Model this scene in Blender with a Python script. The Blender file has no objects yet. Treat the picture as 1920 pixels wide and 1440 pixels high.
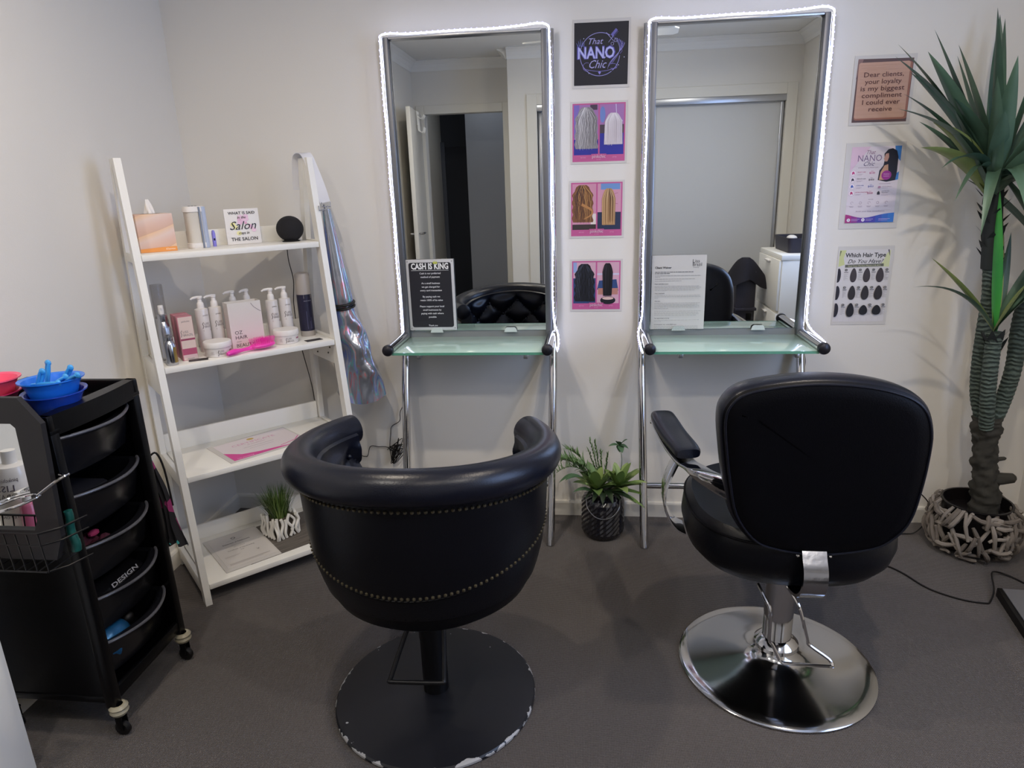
import bpy, bmesh, math, random
from math import sin, cos, pi, radians, sqrt
from mathutils import Vector, Matrix, Euler
random.seed(7)
SC = bpy.context.scene
COL = SC.collection

# ------------------------------------------------------------------ camera, world, exposure
cam_data = bpy.data.cameras.new('camera')
cam_data.sensor_width = 36.0
cam_data.lens = 23.857
cam_data.clip_start = 0.02
cam = bpy.data.objects.new('camera', cam_data)
COL.objects.link(cam)
_yaw, _pitch, _roll = -0.1152954, 0.2879095, 0.0323519
_f = Vector((sin(_yaw)*cos(_pitch), cos(_yaw)*cos(_pitch), -sin(_pitch)))
_r = Vector((cos(_yaw), -sin(_yaw), 0))
_d = _f.cross(_r)
_r2 = cos(_roll)*_r + sin(_roll)*_d
_d2 = -sin(_roll)*_r + cos(_roll)*_d
cam.matrix_world = Matrix(((_r2.x, -_d2.x, -_f.x, 0), (_r2.y, -_d2.y, -_f.y, -2.7033), (_r2.z, -_d2.z, -_f.z, 1.4), (0, 0, 0, 1)))
SC.camera = cam
SC.view_settings.view_transform = 'Standard'
SC.view_settings.look = 'None'
SC.view_settings.gamma = 1.0
SC.view_settings.use_curve_mapping = False
SC.view_settings.exposure = 0.0
SC.cycles.max_bounces = 10
SC.cycles.diffuse_bounces = 5
SC.cycles.caustics_reflective = False
SC.cycles.caustics_refractive = False
SC.cycles.sample_clamp_indirect = 4.0
world = bpy.data.worlds.new('world'); SC.world = world
world.use_nodes = True
world.node_tree.nodes['Background'].inputs[0].default_value = (0.5, 0.55, 0.65, 1)
world.node_tree.nodes['Background'].inputs[1].default_value = 0.05
LED_STRENGTH = 8.5
DOWNLIGHT_W = 10.0
REAR_FILL_W = 11.0
FAN_LIGHT_W = 9.0
WINDOW_FILL = 6.5

# ------------------------------------------------------------------ materials
MATS = {}
def srgb(c):
    if isinstance(c, str):
        c = [int(c[i:i+2], 16)/255 for i in (0, 2, 4)]
    return tuple((v/12.92 if v <= 0.04045 else ((v+0.055)/1.055)**2.4) for v in c) + (1,)
def mat(name, col, rough=0.5, metal=0.0, bump=0.0, bscale=60, vary=0.0, vscale=4, coat=0.0, trans=0.0, emis=None, estr=0.0, alpha=1.0, ior=1.45, sheen=0.0, spec=0.5):
    if name in MATS: return MATS[name]
    m = bpy.data.materials.new(name); m.use_nodes = True
    nt = m.node_tree; b = nt.nodes['Principled BSDF']
    c = srgb(col)
    b.inputs['Base Color'].default_value = c
    b.inputs['Roughness'].default_value = rough
    b.inputs['Metallic'].default_value = metal
    b.inputs['IOR'].default_value = ior; b.inputs['Specular IOR Level'].default_value = spec
    b.inputs['Coat Weight'].default_value = coat
    b.inputs['Transmission Weight'].default_value = trans
    b.inputs['Alpha'].default_value = alpha
    b.inputs['Sheen Weight'].default_value = sheen
    if emis is not None:
        b.inputs['Emission Color'].default_value = srgb(emis)
        b.inputs['Emission Strength'].default_value = estr
    tc = nt.nodes.new('ShaderNodeTexCoord')
    nz = nt.nodes.new('ShaderNodeTexNoise'); nz.inputs['Scale'].default_value = vscale; nz.inputs['Detail'].default_value = 5
    nt.links.new(tc.outputs['Object'], nz.inputs['Vector'])
    if vary > 0:
        mx = nt.nodes.new('ShaderNodeMix'); mx.data_type = 'RGBA'
        mx.inputs[6].default_value = tuple(v*(1-vary) for v in c[:3])+(1,)
        mx.inputs[7].default_value = tuple(min(1, v*(1+vary)) for v in c[:3])+(1,)
        nt.links.new(nz.outputs['Fac'], mx.inputs[0]); nt.links.new(mx.outputs[2], b.inputs['Base Color'])
    if bump > 0:
        n2 = nt.nodes.new('ShaderNodeTexNoise'); n2.inputs['Scale'].default_value = bscale; n2.inputs['Detail'].default_value = 4
        nt.links.new(tc.outputs['Object'], n2.inputs['Vector'])
        bp = nt.nodes.new('ShaderNodeBump'); bp.inputs['Strength'].default_value = bump; bp.inputs['Distance'].default_value = 0.002
        nt.links.new(n2.outputs['Fac'], bp.inputs['Height']); nt.links.new(bp.outputs['Normal'], b.inputs['Normal'])
    MATS[name] = m
    return m
def ramp(nt, stops):
    r = nt.nodes.new('ShaderNodeValToRGB')
    els = r.color_ramp.elements
    while len(els) < len(stops): els.new(0.5)
    for e, (p, c) in zip(els, stops):
        e.position = p; e.color = srgb(c) if isinstance(c, str) else (c, c, c, 1)
    return r

M_wall = mat('wall_paint', 'E2DED6', 0.7, bump=0.12, bscale=220, vary=0.015, vscale=1.5)
M_ceil = mat('ceiling_paint', 'E9E8E5', 0.8, bump=0.1, bscale=200)
M_trim = mat('trim_gloss', 'E0DCD2', 0.35, vary=0.01)
M_white = mat('white_lacquer', 'F1EFE8', 0.4, bump=0.05, bscale=90, vary=0.015, vscale=9)
M_chrome = mat('chrome', 'D2D2D4', 0.07, 1.0, bump=0.02, bscale=18)
M_chromed = mat('worn_chrome', 'A8A8AC', 0.16, 1.0, bump=0.12, bscale=60, vary=0.12, vscale=40)
M_alu = mat('brushed_aluminium', 'B9BABD', 0.32, 0.9, bump=0.05, bscale=140)
M_grey = mat('grey_backing', '85878A', 0.45, 0.3)
M_mirror = mat('mirror_silver', 'DDE1E2', 0.0, 1.0)
M_leather = mat('black_leather', '0D101C', 0.31, bump=0.16, bscale=260, vary=0.25, vscale=3, spec=0.42)
M_leather2 = mat('matt_black_leather', '06060A', 0.42, bump=0.25, bscale=320, vary=0.2, vscale=3, spec=0.14)
M_leather3 = mat('black_leather_shell', '08090F', 0.36, bump=0.2, bscale=260, vary=0.2, vscale=3, spec=0.26)
M_nail = mat('antique_nail_brass', '6A6350', 0.35, 0.8)
M_blackmetal = mat('black_metal', '0F0F12', 0.38, 0.2, bump=0.08, bscale=70)
M_blackpl = mat('black_plastic', '060608', 0.30, bump=0.1, bscale=150, spec=0.3)
M_drawer = mat('smoked_black_plastic', '111217', 0.24, bump=0.06, bscale=120, spec=0.8)
M_ballw = mat('dark_plastic_cap', '2A2A30', 0.35, 0.5)
M_cable = mat('black_cable', '0C0A0A', 0.45)
M_print_w = mat('printed_paper_white', 'E2DEDC', 0.5, vary=0.01)
M_sleeve = mat('laminate_sleeve', 'CFCBC6', 0.4, vary=0.02)
M_card = mat('white_card', 'E8E4E0', 0.45)

# carpet: low woven loops
def make_carpet():
    m = bpy.data.materials.new('carpet_weave'); m.use_nodes = True; nt = m.node_tree; b = nt.nodes['Principled BSDF']
    b.inputs['Roughness'].default_value = 0.95; b.inputs['Sheen Weight'].default_value = 0.15
    tc = nt.nodes.new('ShaderNodeTexCoord')
    w1 = nt.nodes.new('ShaderNodeTexWave'); w1.bands_direction = 'X'; w1.inputs['Scale'].default_value = 75; w1.inputs['Distortion'].default_value = 1.6; w1.inputs['Detail'].default_value = 2; w1.inputs['Detail Scale'].default_value = 4
    w2 = nt.nodes.new('ShaderNodeTexWave'); w2.bands_direction = 'Y'; w2.inputs['Scale'].default_value = 75; w2.inputs['Distortion'].default_value = 1.6; w2.inputs['Detail'].default_value = 2; w2.inputs['Detail Scale'].default_value = 4
    n = nt.nodes.new('ShaderNodeTexNoise'); n.inputs['Scale'].default_value = 2.2; n.inputs['Detail'].default_value = 3
    n3 = nt.nodes.new('ShaderNodeTexNoise'); n3.inputs['Scale'].default_value = 170; n3.inputs['Detail'].default_value = 3
    for x in (w1, w2, n, n3): nt.links.new(tc.outputs['Object'], x.inputs['Vector'])
    ml = nt.nodes.new('ShaderNodeMath'); ml.operation = 'ADD'; nt.links.new(w1.outputs['Fac'], ml.inputs[0]); nt.links.new(w2.outputs['Fac'], ml.inputs[1])
    m2 = nt.nodes.new('ShaderNodeMath'); m2.operation = 'ADD'; nt.links.new(ml.outputs[0], m2.inputs[0]); nt.links.new(n3.outputs['Fac'], m2.inputs[1])
    m3 = nt.nodes.new('ShaderNodeMath'); m3.operation = 'MULTIPLY'; nt.links.new(m2.outputs[0], m3.inputs[0]); m3.inputs[1].default_value = 0.33
    r = ramp(nt, [(0.25, '3A3431'), (0.8, '655D59')]); nt.links.new(m3.outputs[0], r.inputs['Fac'])
    mx = nt.nodes.new('ShaderNodeMix'); mx.data_type = 'RGBA'; mx.blend_type = 'MULTIPLY'; mx.inputs[0].default_value = 0.5
    r2 = ramp(nt, [(0.3, 0.75), (0.7, 1.0)]); nt.links.new(n.outputs['Fac'], r2.inputs['Fac'])
    nt.links.new(r.outputs[0], mx.inputs[6]); nt.links.new(r2.outputs[0], mx.inputs[7]); nt.links.new(mx.outputs[2], b.inputs['Base Color'])
    bp = nt.nodes.new('ShaderNodeBump'); bp.inputs['Strength'].default_value = 0.6; bp.inputs['Distance'].default_value = 0.003
    nt.links.new(m2.outputs[0], bp.inputs['Height']); nt.links.new(bp.outputs['Normal'], b.inputs['Normal'])
    return m
M_carpet = make_carpet()

def make_holo():
    m = bpy.data.materials.new('holographic_vinyl'); m.use_nodes = True; nt = m.node_tree; b = nt.nodes['Principled BSDF']
    b.inputs['Metallic'].default_value = 0.7; b.inputs['Roughness'].default_value = 0.24
    tc = nt.nodes.new('ShaderNodeTexCoord')
    mp = nt.nodes.new('ShaderNodeMapping'); mp.inputs['Scale'].default_value = (16, 16, 2.2); nt.links.new(tc.outputs['Object'], mp.inputs['Vector'])
    n = nt.nodes.new('ShaderNodeTexNoise'); n.inputs['Scale'].default_value = 1.6; n.inputs['Detail'].default_value = 3; n.inputs['Distortion'].default_value = 0.8
    nt.links.new(mp.outputs[0], n.inputs['Vector'])
    lw = nt.nodes.new('ShaderNodeLayerWeight'); lw.inputs['Blend'].default_value = 0.4
    a = nt.nodes.new('ShaderNodeMath'); a.operation = 'MULTIPLY_ADD'; a.inputs[1].default_value = 0.7
    nt.links.new(lw.outputs['Facing'], a.inputs[0]); nt.links.new(n.outputs['Fac'], a.inputs[2])
    r = ramp(nt, [(0.34, '9AA0AA'), (0.54, 'A4A8B4'), (0.57, 'E0868E'), (0.595, 'B0B4BE'), (0.68, 'A8AEBA'), (0.70, '6FE0E0'), (0.72, 'B4BCC6'), (0.80, '90A4F0'), (0.86, 'C8CCDC')])
    nt.links.new(a.outputs[0], r.inputs['Fac']); nt.links.new(r.outputs[0], b.inputs['Base Color'])
    n2 = nt.nodes.new('ShaderNodeTexNoise'); n2.inputs['Scale'].default_value = 22; nt.links.new(tc.outputs['Object'], n2.inputs['Vector'])
    bp = nt.nodes.new('ShaderNodeBump'); bp.inputs['Strength'].default_value = 0.35; bp.inputs['Distance'].default_value = 0.006
    nt.links.new(n2.outputs['Fac'], bp.inputs['Height']); nt.links.new(bp.outputs['Normal'], b.inputs['Normal'])
    return m
M_holo = make_holo()

def make_chipped():
    m = bpy.data.materials.new('chipped_black_enamel'); m.use_nodes = True; nt = m.node_tree; b = nt.nodes['Principled BSDF']
    tc = nt.nodes.new('ShaderNodeTexCoord'); sp = nt.nodes.new('ShaderNodeSeparateXYZ'); nt.links.new(tc.outputs['Object'], sp.inputs[0])
    ln = nt.nodes.new('ShaderNodeVectorMath'); ln.operation = 'LENGTH'
    cb = nt.nodes.new('ShaderNodeCombineXYZ'); nt.links.new(sp.outputs[0], cb.inputs[0]); nt.links.new(sp.outputs[1], cb.inputs[1]); nt.links.new(cb.outputs[0], ln.inputs[0])
    n = nt.nodes.new('ShaderNodeTexNoise'); n.inputs['Scale'].default_value = 26; n.inputs['Detail'].default_value = 6; nt.links.new(tc.outputs['Object'], n.inputs['Vector'])
    # rim: chips appear where radius + noise exceeds a limit
    a = nt.nodes.new('ShaderNodeMath'); a.operation = 'MULTIPLY_ADD'; a.inputs[1].default_value = 0.05; nt.links.new(n.outputs['Fac'], a.inputs[0]); nt.links.new(ln.outputs['Value'], a.inputs[2])
    g = nt.nodes.new('ShaderNodeMath'); g.operation = 'GREATER_THAN'; g.inputs[1].default_value = 0.3065; nt.links.new(a.outputs[0], g.inputs[0])
    n2 = nt.nodes.new('ShaderNodeTexNoise'); n2.inputs['Scale'].default_value = 40; n2.inputs['Detail'].default_value = 2; nt.links.new(tc.outputs['Object'], n2.inputs['Vector'])
    g2 = nt.nodes.new('ShaderNodeMath'); g2.operation = 'GREATER_THAN'; g2.inputs[1].default_value = 0.77; nt.links.new(n2.outputs['Fac'], g2.inputs[0])
    mx0 = nt.nodes.new('ShaderNodeMath'); mx0.operation = 'MAXIMUM'; nt.links.new(g.outputs[0], mx0.inputs[0]); nt.links.new(g2.outputs[0], mx0.inputs[1])
    mx = nt.nodes.new('ShaderNodeMix'); mx.data_type = 'RGBA'; mx.inputs[6].default_value = srgb('14151B'); mx.inputs[7].default_value = srgb('A9A9AA')
    nt.links.new(mx0.outputs[0], mx.inputs[0]); nt.links.new(mx.outputs[2], b.inputs['Base Color'])
    n3 = nt.nodes.new('ShaderNodeTexNoise'); n3.inputs['Scale'].default_value = 7; n3.inputs['Detail'].default_value = 4; nt.links.new(tc.outputs['Object'], n3.inputs['Vector'])
    mr = nt.nodes.new('ShaderNodeMapRange'); mr.inputs[3].default_value = 0.28; mr.inputs[4].default_value = 0.5; nt.links.new(n3.outputs['Fac'], mr.inputs[0]); nt.links.new(mr.outputs[0], b.inputs['Roughness'])
    return m
M_chip = make_chipped()

# ------------------------------------------------------------------ mesh helpers
def empty(name, label=None, cat=None, loc=(0, 0, 0), rot=(0, 0, 0), group=None):
    o = bpy.data.objects.new(name, None); COL.objects.link(o)
    o.empty_display_size = 0.05
    o.location = loc; o.rotation_euler = rot
    if label: o['label'] = label
    if cat: o['category'] = cat
    if group: o['group'] = group
    return o
def link(name, me, parent=None, label=None, cat=None, group=None, kind=None, loc=None, rot=None):
    o = bpy.data.objects.new(name, me); COL.objects.link(o)
    if parent is not None: o.parent = parent
    if label: o['label'] = label
    if cat: o['category'] = cat
    if group: o['group'] = group
    if kind: o['kind'] = kind
    if loc is not None: o.location = loc
    if rot is not None: o.rotation_euler = rot
    return o
def obj(name, bm, m, parent=None, smooth=True, **kw):
    me = bpy.data.meshes.new(name)
    bmesh.ops.recalc_face_normals(bm, faces=bm.faces[:])
    bm.to_mesh(me); bm.free()
    if isinstance(m, (list, tuple)):
        for x in m: me.materials.append(x)
    else: me.materials.append(m)
    if smooth:
        for p in me.polygons: p.use_smooth = True
        try: me.set_sharp_from_angle(angle=radians(38))
        except Exception: pass
    return link(name, me, parent, **kw)
def new(): return bmesh.new()
def box(bm, c, s, rz=0.0, bev=0.0, rot=None, mi=0):
    t = bmesh.new()
    bmesh.ops.create_cube(t, size=1.0)
    for v in t.verts: v.co = Vector((v.co.x*s[0], v.co.y*s[1], v.co.z*s[2]))
    if bev > 0:
        bmesh.ops.bevel(t, geom=t.edges[:], offset=bev, segments=2, affect='EDGES', profile=0.5)
    R = rot.to_matrix().to_4x4() if rot else Matrix.Rotation(rz, 4, 'Z')
    M = Matrix.Translation(c) @ R
    t.transform(M)
    merge(bm, t, mi)
def merge(bm, t, mi=0):
    mp = {}
    for v in t.verts: mp[v] = bm.verts.new(v.co)
    for f in t.faces:
        try:
            g = bm.faces.new([mp[v] for v in f.verts]); g.material_index = mi if mi else f.material_index
        except ValueError: pass
    t.free()
def tube(bm, pts, r, n=10, closed=False, caps=True, mi=0):
    pts = [Vector(p) for p in pts]; N = len(pts)
    rr = r if isinstance(r, (list, tuple)) else [r]*N
    rings = []; up = None
    for i, p in enumerate(pts):
        if closed: t = (pts[(i+1) % N]-pts[i-1])
        else: t = (pts[min(i+1, N-1)]-pts[max(i-1, 0)])
        if t.length < 1e-9: t = Vector((0, 0, 1))
        t.normalize()
        if up is None:
            up = Vector((0, 0, 1)) if abs(t.z) < 0.9 else Vector((1, 0, 0))
        a = (up - t*up.dot(t))
        if a.length < 1e-6: a = t.orthogonal()
        a.normalize(); b = t.cross(a); up = a
        rings.append([bm.verts.new(p + (a*cos(2*pi*k/n)+b*sin(2*pi*k/n))*rr[i]) for k in range(n)])
    for i in range(N if closed else N-1):
        A, B = rings[i], rings[(i+1) % N]
        for k in range(n):
            f = bm.faces.new((A[k], A[(k+1) % n], B[(k+1) % n], B[k])); f.material_index = mi
    if caps and not closed:
        bm.faces.new(rings[0][::-1]).material_index = mi; bm.faces.new(rings[-1]).material_index = mi
def smooth_path(pts, sub=6, closed=False):
    P = [Vector(p) for p in pts]; out = []; N = len(P)
    rng = range(N if closed else N-1)
    for i in rng:
        if closed: a, b, c, d = P[i-1], P[i], P[(i+1) % N], P[(i+2) % N]
        else: a, b, c, d = P[max(i-1, 0)], P[i], P[i+1], P[min(i+2, N-1)]
        for k in range(sub):
            t = k/sub
            out.append(0.5*((2*b)+(c-a)*t+(2*a-5*b+4*c-d)*t*t+(-a+3*b-3*c+d)*t**3))
    if not closed: out.append(P[-1])
    return out
def lathe(bm, prof, c=(0, 0, 0), n=28, sx=1.0, sy=1.0, mi=0, a0=0.0):
    rings = []
    for r, z in prof:
        if r < 1e-6: rings.append([bm.verts.new((c[0], c[1], c[2]+z))])
        else: rings.append([bm.verts.new((c[0]+r*sx*cos(a0+2*pi*k/n), c[1]+r*sy*sin(a0+2*pi*k/n), c[2]+z)) for k in range(n)])
    for A, B in zip(rings, rings[1:]):
        if len(A) == 1 and len(B) == 1: continue
        for k in range(n):
            k2 = (k+1) % n
            if len(A) == 1: f = bm.faces.new((A[0], B[k2], B[k]))
            elif len(B) == 1: f = bm.faces.new((A[k], A[k2], B[0]))
            else: f = bm.faces.new((A[k], A[k2], B[k2], B[k]))
            f.material_index = mi
def fan_cap(bm, ring, mi=0):
    c = Vector((0, 0, 0))
    for v in ring: c += v.co
    cv = bm.verts.new(c/len(ring))
    for i in range(len(ring)): bm.faces.new((ring[i], ring[(i+1) % len(ring)], cv)).material_index = mi
def prism(bm, pts, z0, z1, mi=0):      # polygon in XY extruded along z
    a = [bm.verts.new((p[0], p[1], z0)) for p in pts]; b = [bm.verts.new((p[0], p[1], z1)) for p in pts]; n = len(pts)
    bm.faces.new(a[::-1]).material_index = mi; bm.faces.new(b).material_index = mi
    for i in range(n): bm.faces.new((a[i], a[(i+1) % n], b[(i+1) % n], b[i])).material_index = mi
def ball(bm, c, r, n=16, sc=(1, 1, 1), mi=0):
    prof = [(r*sin(pi*i/(n//2))*1.0, -r*cos(pi*i/(n//2))) for i in range(n//2+1)]
    prof[0] = (0, -r); prof[-1] = (0, r)
    t = bmesh.new(); lathe(t, prof, n=n)
    for v in t.verts: v.co = Vector((v.co.x*sc[0]+c[0], v.co.y*sc[1]+c[1], v.co.z*sc[2]+c[2]))
    merge(bm, t, mi)
def rrect(w, h, r, n=5, cx=0.0, cy=0.0):
    out = []
    for (sx, sy, a0) in ((1, 1, 0), (-1, 1, 90), (-1, -1, 180), (1, -1, 270)):
        for k in range(n+1):
            a = radians(a0+90*k/n); out.append((cx+sx*(w/2-r)+r*cos(a), cy+sy*(h/2-r)+r*sin(a)))
    return out
def mbox(name, c, s, m, parent=None, bev=0.002, **kw):
    bm = new(); box(bm, c, s, bev=bev); return obj(name, bm, m, parent, **kw)

# ------------------------------------------------------------------ print: lettering and flat shapes on a sheet, local XY, z towards the reader
_tc = {}
def text_geo(s, bold=0.0, shear=0.0, spacing=1.0):
    key = (s, bold, shear, spacing)
    if key in _tc: return _tc[key]
    cu = bpy.data.curves.new('lettering', 'FONT'); cu.body = s; cu.size = 1.0; cu.offset = bold; cu.shear = shear
    cu.space_character = spacing; cu.resolution_u = 2; cu.fill_mode = 'FRONT'
    o = bpy.data.objects.new('lettering', cu); COL.objects.link(o)
    dg = bpy.context.evaluated_depsgraph_get(); dg.update()
    me = o.evaluated_get(dg).to_mesh()
    vs = [(v.co.x, v.co.y) for v in me.vertices]; fs = [tuple(p.vertices) for p in me.polygons]
    o.to_mesh_clear()
    bpy.data.objects.remove(o); bpy.data.curves.remove(cu)
    xs = [v[0] for v in vs] or [0]
    _tc[key] = (vs, fs, min(xs), max(xs))
    return _tc[key]
INK = {}
def ink(c, rough=0.5):
    if c not in INK: INK[c] = mat('ink_'+c, c, rough)
    return INK[c]
class Print:
    def __init__(s, w, h): s.w, s.h, s.bm, s.m, s.z = w, h, bmesh.new(), [], 0.0003
    def mi(s, c):
        m = ink(c) if isinstance(c, str) else c
        if m not in s.m: s.m.append(m)
        return s.m.index(m)
    def poly(s, pts, c, lift=None):
        s.z += 0.00004
        f = s.bm.faces.new([s.bm.verts.new((x, y, s.z)) for x, y in pts]); f.material_index = s.mi(c)
    def rect(s, x0, y0, x1, y1, c): s.poly([(x0, y0), (x1, y0), (x1, y1), (x0, y1)], c)
    def ell(s, cx, cy, rx, ry, c, n=20, a=0.0): s.poly([(cx+rx*cos(t)*cos(a)-ry*sin(t)*sin(a), cy+rx*cos(t)*sin(a)+ry*sin(t)*cos(a)) for t in [2*pi*k/n for k in range(n)]], c)
    def line(s, pts, w, c, w2=None):
        s.z += 0.00004; mi = s.mi(c); n = len(pts); L = []
        for i, p in enumerate(pts):
            a = Vector(pts[max(i-1, 0)]); b = Vector(pts[min(i+1, n-1)]); t = (b-a).normalized(); nn = Vector((-t.y, t.x))
            ww = (w if w2 is None else w+(w2-w)*i/(n-1))/2
            L.append((s.bm.verts.new((p[0]+nn.x*ww, p[1]+nn.y*ww, s.z)), s.bm.verts.new((p[0]-nn.x*ww, p[1]-nn.y*ww, s.z))))
        for A, B in zip(L, L[1:]): s.bm.faces.new((A[0], A[1], B[1], B[0])).material_index = mi
    def arc(s, cx, cy, r, a0, a1, w, c, n=24, ry=None, w2=None):
        ry = ry or r
        s.line([(cx+r*cos(radians(a0+(a1-a0)*k/n)), cy+ry*sin(radians(a0+(a1-a0)*k/n))) for k in range(n+1)], w, c, w2)
    def text(s, t, x, y, h, c, align='C', width=None, bold=0.0, shear=0.0, spacing=1.0, rot=0.0):
        vs, fs, x0, x1 = text_geo(t, bold, shear, spacing)
        if not vs: return
        s.z += 0.00004; k = h/0.70; kx = k if width is None else width/max(x1-x0, 1e-6); mi = s.mi(c)
        W = (x1-x0)*kx; off = {'C': -W/2, 'L': 0, 'R': -W}[align]; V = []
        for a, b in vs:
            px, py = off+(a-x0)*kx, b*k
            V.append(s.bm.verts.new((x+px*cos(rot)-py*sin(rot), y+px*sin(rot)+py*cos(rot), s.z)))
        for f in fs:
            try: s.bm.faces.new([V[i] for i in f]).material_index = mi
            except ValueError: pass
    def done(s, parent, name='printed_design', z=0.0, **kw):
        for v in s.bm.verts: v.co.z += z
        me = bpy.data.meshes.new(name); s.bm.to_mesh(me); s.bm.free()
        for m in s.m: me.materials.append(m)
        return link(name, me, parent, **kw)

# ------------------------------------------------------------------ the room
XL, XR, ZC = -1.605, 1.735, 2.48
YW, YD, XJ = -3.6, -4.0, -0.675        # wardrobe wall, doorway wall, jog between them
def S(name, bm, m, **kw):
    kw.setdefault('smooth', False); return obj(name, bm, m, kind='structure', **kw)
def sbox(name, a, b, m, parent=None):
    bm = new(); box(bm, ((a[0]+b[0])/2, (a[1]+b[1])/2, (a[2]+b[2])/2), (b[0]-a[0], b[1]-a[1], b[2]-a[2]))
    if parent: return obj(name, bm, m, parent, smooth=False)
    return S(name, bm, m)
sbox('floor', (XL-0.1, -6.4, -0.1), (XR+0.1, 0.1, 0.0), M_carpet)
sbox('ceiling', (XL-0.1, -6.4, ZC), (XR+0.1, 0.1, ZC+0.1), M_ceil)
sbox('wall_back', (XL-0.1, 0.0, 0), (XR+0.1, 0.1, ZC), M_wall)
sbox('wall_left', (XL-0.1, -6.4, 0), (XL, 0.0, ZC), M_wall)
bm = new()   # right wall with an added window out of view, for cool fill
box(bm, (XR+0.05, -0.6, ZC/2), (0.1, 1.2, ZC)); box(bm, (XR+0.05, -3.0, ZC/2), (0.1, 1.4, ZC)); box(bm, (XR+0.05, -1.75, 0.45), (0.1, 1.1, 0.9)); box(bm, (XR+0.05, -1.75, (2.1+ZC)/2), (0.1, 1.1, ZC-2.1))
S('wall_right', bm, M_wall)
wn = empty('fill_window_1'); wn['kind'] = 'structure'
bm = new(); box(bm, (XR+0.08, -1.75, 1.5), (0.006, 1.1, 1.2)); obj('fill_blind', bm, mat('fill_blind_glow', 'E6ECF4', 0.8, emis='A4C4FF', estr=WINDOW_FILL), wn, smooth=False)  # glowing blind added as a cool fill light for the left wall
bm = new()
for y_ in (-1.2, -2.3): box(bm, (XR+0.04, y_, 1.5), (0.08, 0.05, 1.25), bev=0.003)
for z_ in (0.9, 2.1): box(bm, (XR+0.04, -1.75, z_), (0.08, 1.1, 0.05), bev=0.003)
obj('fill_window_frame', bm, M_trim, wn)
def baseboard(name, a, b, nrm):
    # a, b floor points of the wall line, nrm towards the room
    bm = new(); a = Vector(a); b = Vector(b); n = Vector(nrm)
    prof = [(0.0, 0.0), (0.013, 0.0), (0.013, 0.058), (0.010, 0.066), (0.004, 0.068), (0.0, 0.068)]
    A = [bm.verts.new(a+n*d+Vector((0, 0, z))) for d, z in prof]; B = [bm.verts.new(b+n*d+Vector((0, 0, z))) for d, z in prof]
    for i in range(len(prof)): bm.faces.new((A[i], A[(i+1) % 6], B[(i+1) % 6], B[i]))
    bm.faces.new(A); bm.faces.new(B[::-1]); S(name, bm, M_trim)
baseboard('baseboard_back', (XL, 0, 0), (XR, 0, 0), (0, -1, 0))
baseboard('baseboard_left', (XL, -0.013, 0), (XL, -4.0, 0), (1, 0, 0))
baseboard('baseboard_right', (XR, -0.013, 0), (XR, -3.6, 0), (-1, 0, 0))
# wardrobe wall behind the camera: opening x -0.43..1.62, z 0..2.03
bm = new()
box(bm, ((XJ-0.43)/2, YW-0.05, ZC/2), (-0.43-XJ, 0.1, ZC))
box(bm, ((1.62+XR)/2, YW-0.05, ZC/2), (XR-1.62, 0.1, ZC))
box(bm, (0.595, YW-0.05, (2.03+ZC)/2), (2.05, 0.1, ZC-2.03))
S('wall_front', bm, M_wall)
sbox('wall_jog', (XJ, YD, 0), (XJ+0.1, YW-0.1, ZC), M_wall)
# doorway wall: opening x -1.50..-0.78
bm = new()
box(bm, ((XL-1.50)/2, YD-0.05, ZC/2), (-1.50-XL, 0.1, ZC))
box(bm, ((-0.77+XJ+0.1)/2, YD-0.05, ZC/2), (XJ+0.1+0.77, 0.1, ZC))
box(bm, (-1.135, YD-0.05, (2.03+ZC)/2), (0.73, 0.1, ZC-2.03))
S('wall_doorway', bm, M_wall)
# hallway beyond the doorway, dark in tone, with an added fill light
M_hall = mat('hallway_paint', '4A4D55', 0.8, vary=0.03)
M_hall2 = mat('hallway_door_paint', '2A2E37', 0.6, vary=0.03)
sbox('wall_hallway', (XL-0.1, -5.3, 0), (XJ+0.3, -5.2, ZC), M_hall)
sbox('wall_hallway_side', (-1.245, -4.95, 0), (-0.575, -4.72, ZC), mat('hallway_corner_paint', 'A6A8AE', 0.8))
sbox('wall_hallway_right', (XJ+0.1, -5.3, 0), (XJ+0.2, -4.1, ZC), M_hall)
h = empty('door_2', None, None); h['kind'] = 'structure'
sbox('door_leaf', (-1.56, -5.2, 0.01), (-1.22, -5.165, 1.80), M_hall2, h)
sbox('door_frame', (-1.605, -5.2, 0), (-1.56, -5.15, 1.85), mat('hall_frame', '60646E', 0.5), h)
hl = bpy.data.lights.new('hallway_fill', 'AREA'); hl.shape = 'DISK'; hl.size = 0.2; hl.energy = 1.6; hl.color = (0.85, 0.9, 1.0)  # fill light added to brighten the hallway, no fixture
ho = bpy.data.objects.new('hallway_fill', hl); COL.objects.link(ho); ho.location = (-1.0, -4.35, ZC-0.02)
# architraves
def archi(name, x0, x1, zt, y, w=0.065, t=0.016):
    bm = new()
    box(bm, (x0-w/2, y+t/2, (zt+w)/2), (w, t, zt+w), bev=0.003); box(bm, (x1+w/2, y+t/2, (zt+w)/2), (w, t, zt+w), bev=0.003)
    box(bm, ((x0+x1)/2, y+t/2, zt+w/2), (x1-x0, t, w), bev=0.003)
    S(name, bm, M_trim)
archi('trim_1', -1.50, -0.77, 2.03, YD, w=0.075)
archi('trim_2', -0.43, 1.62, 2.03, YW, w=0.085)
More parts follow.
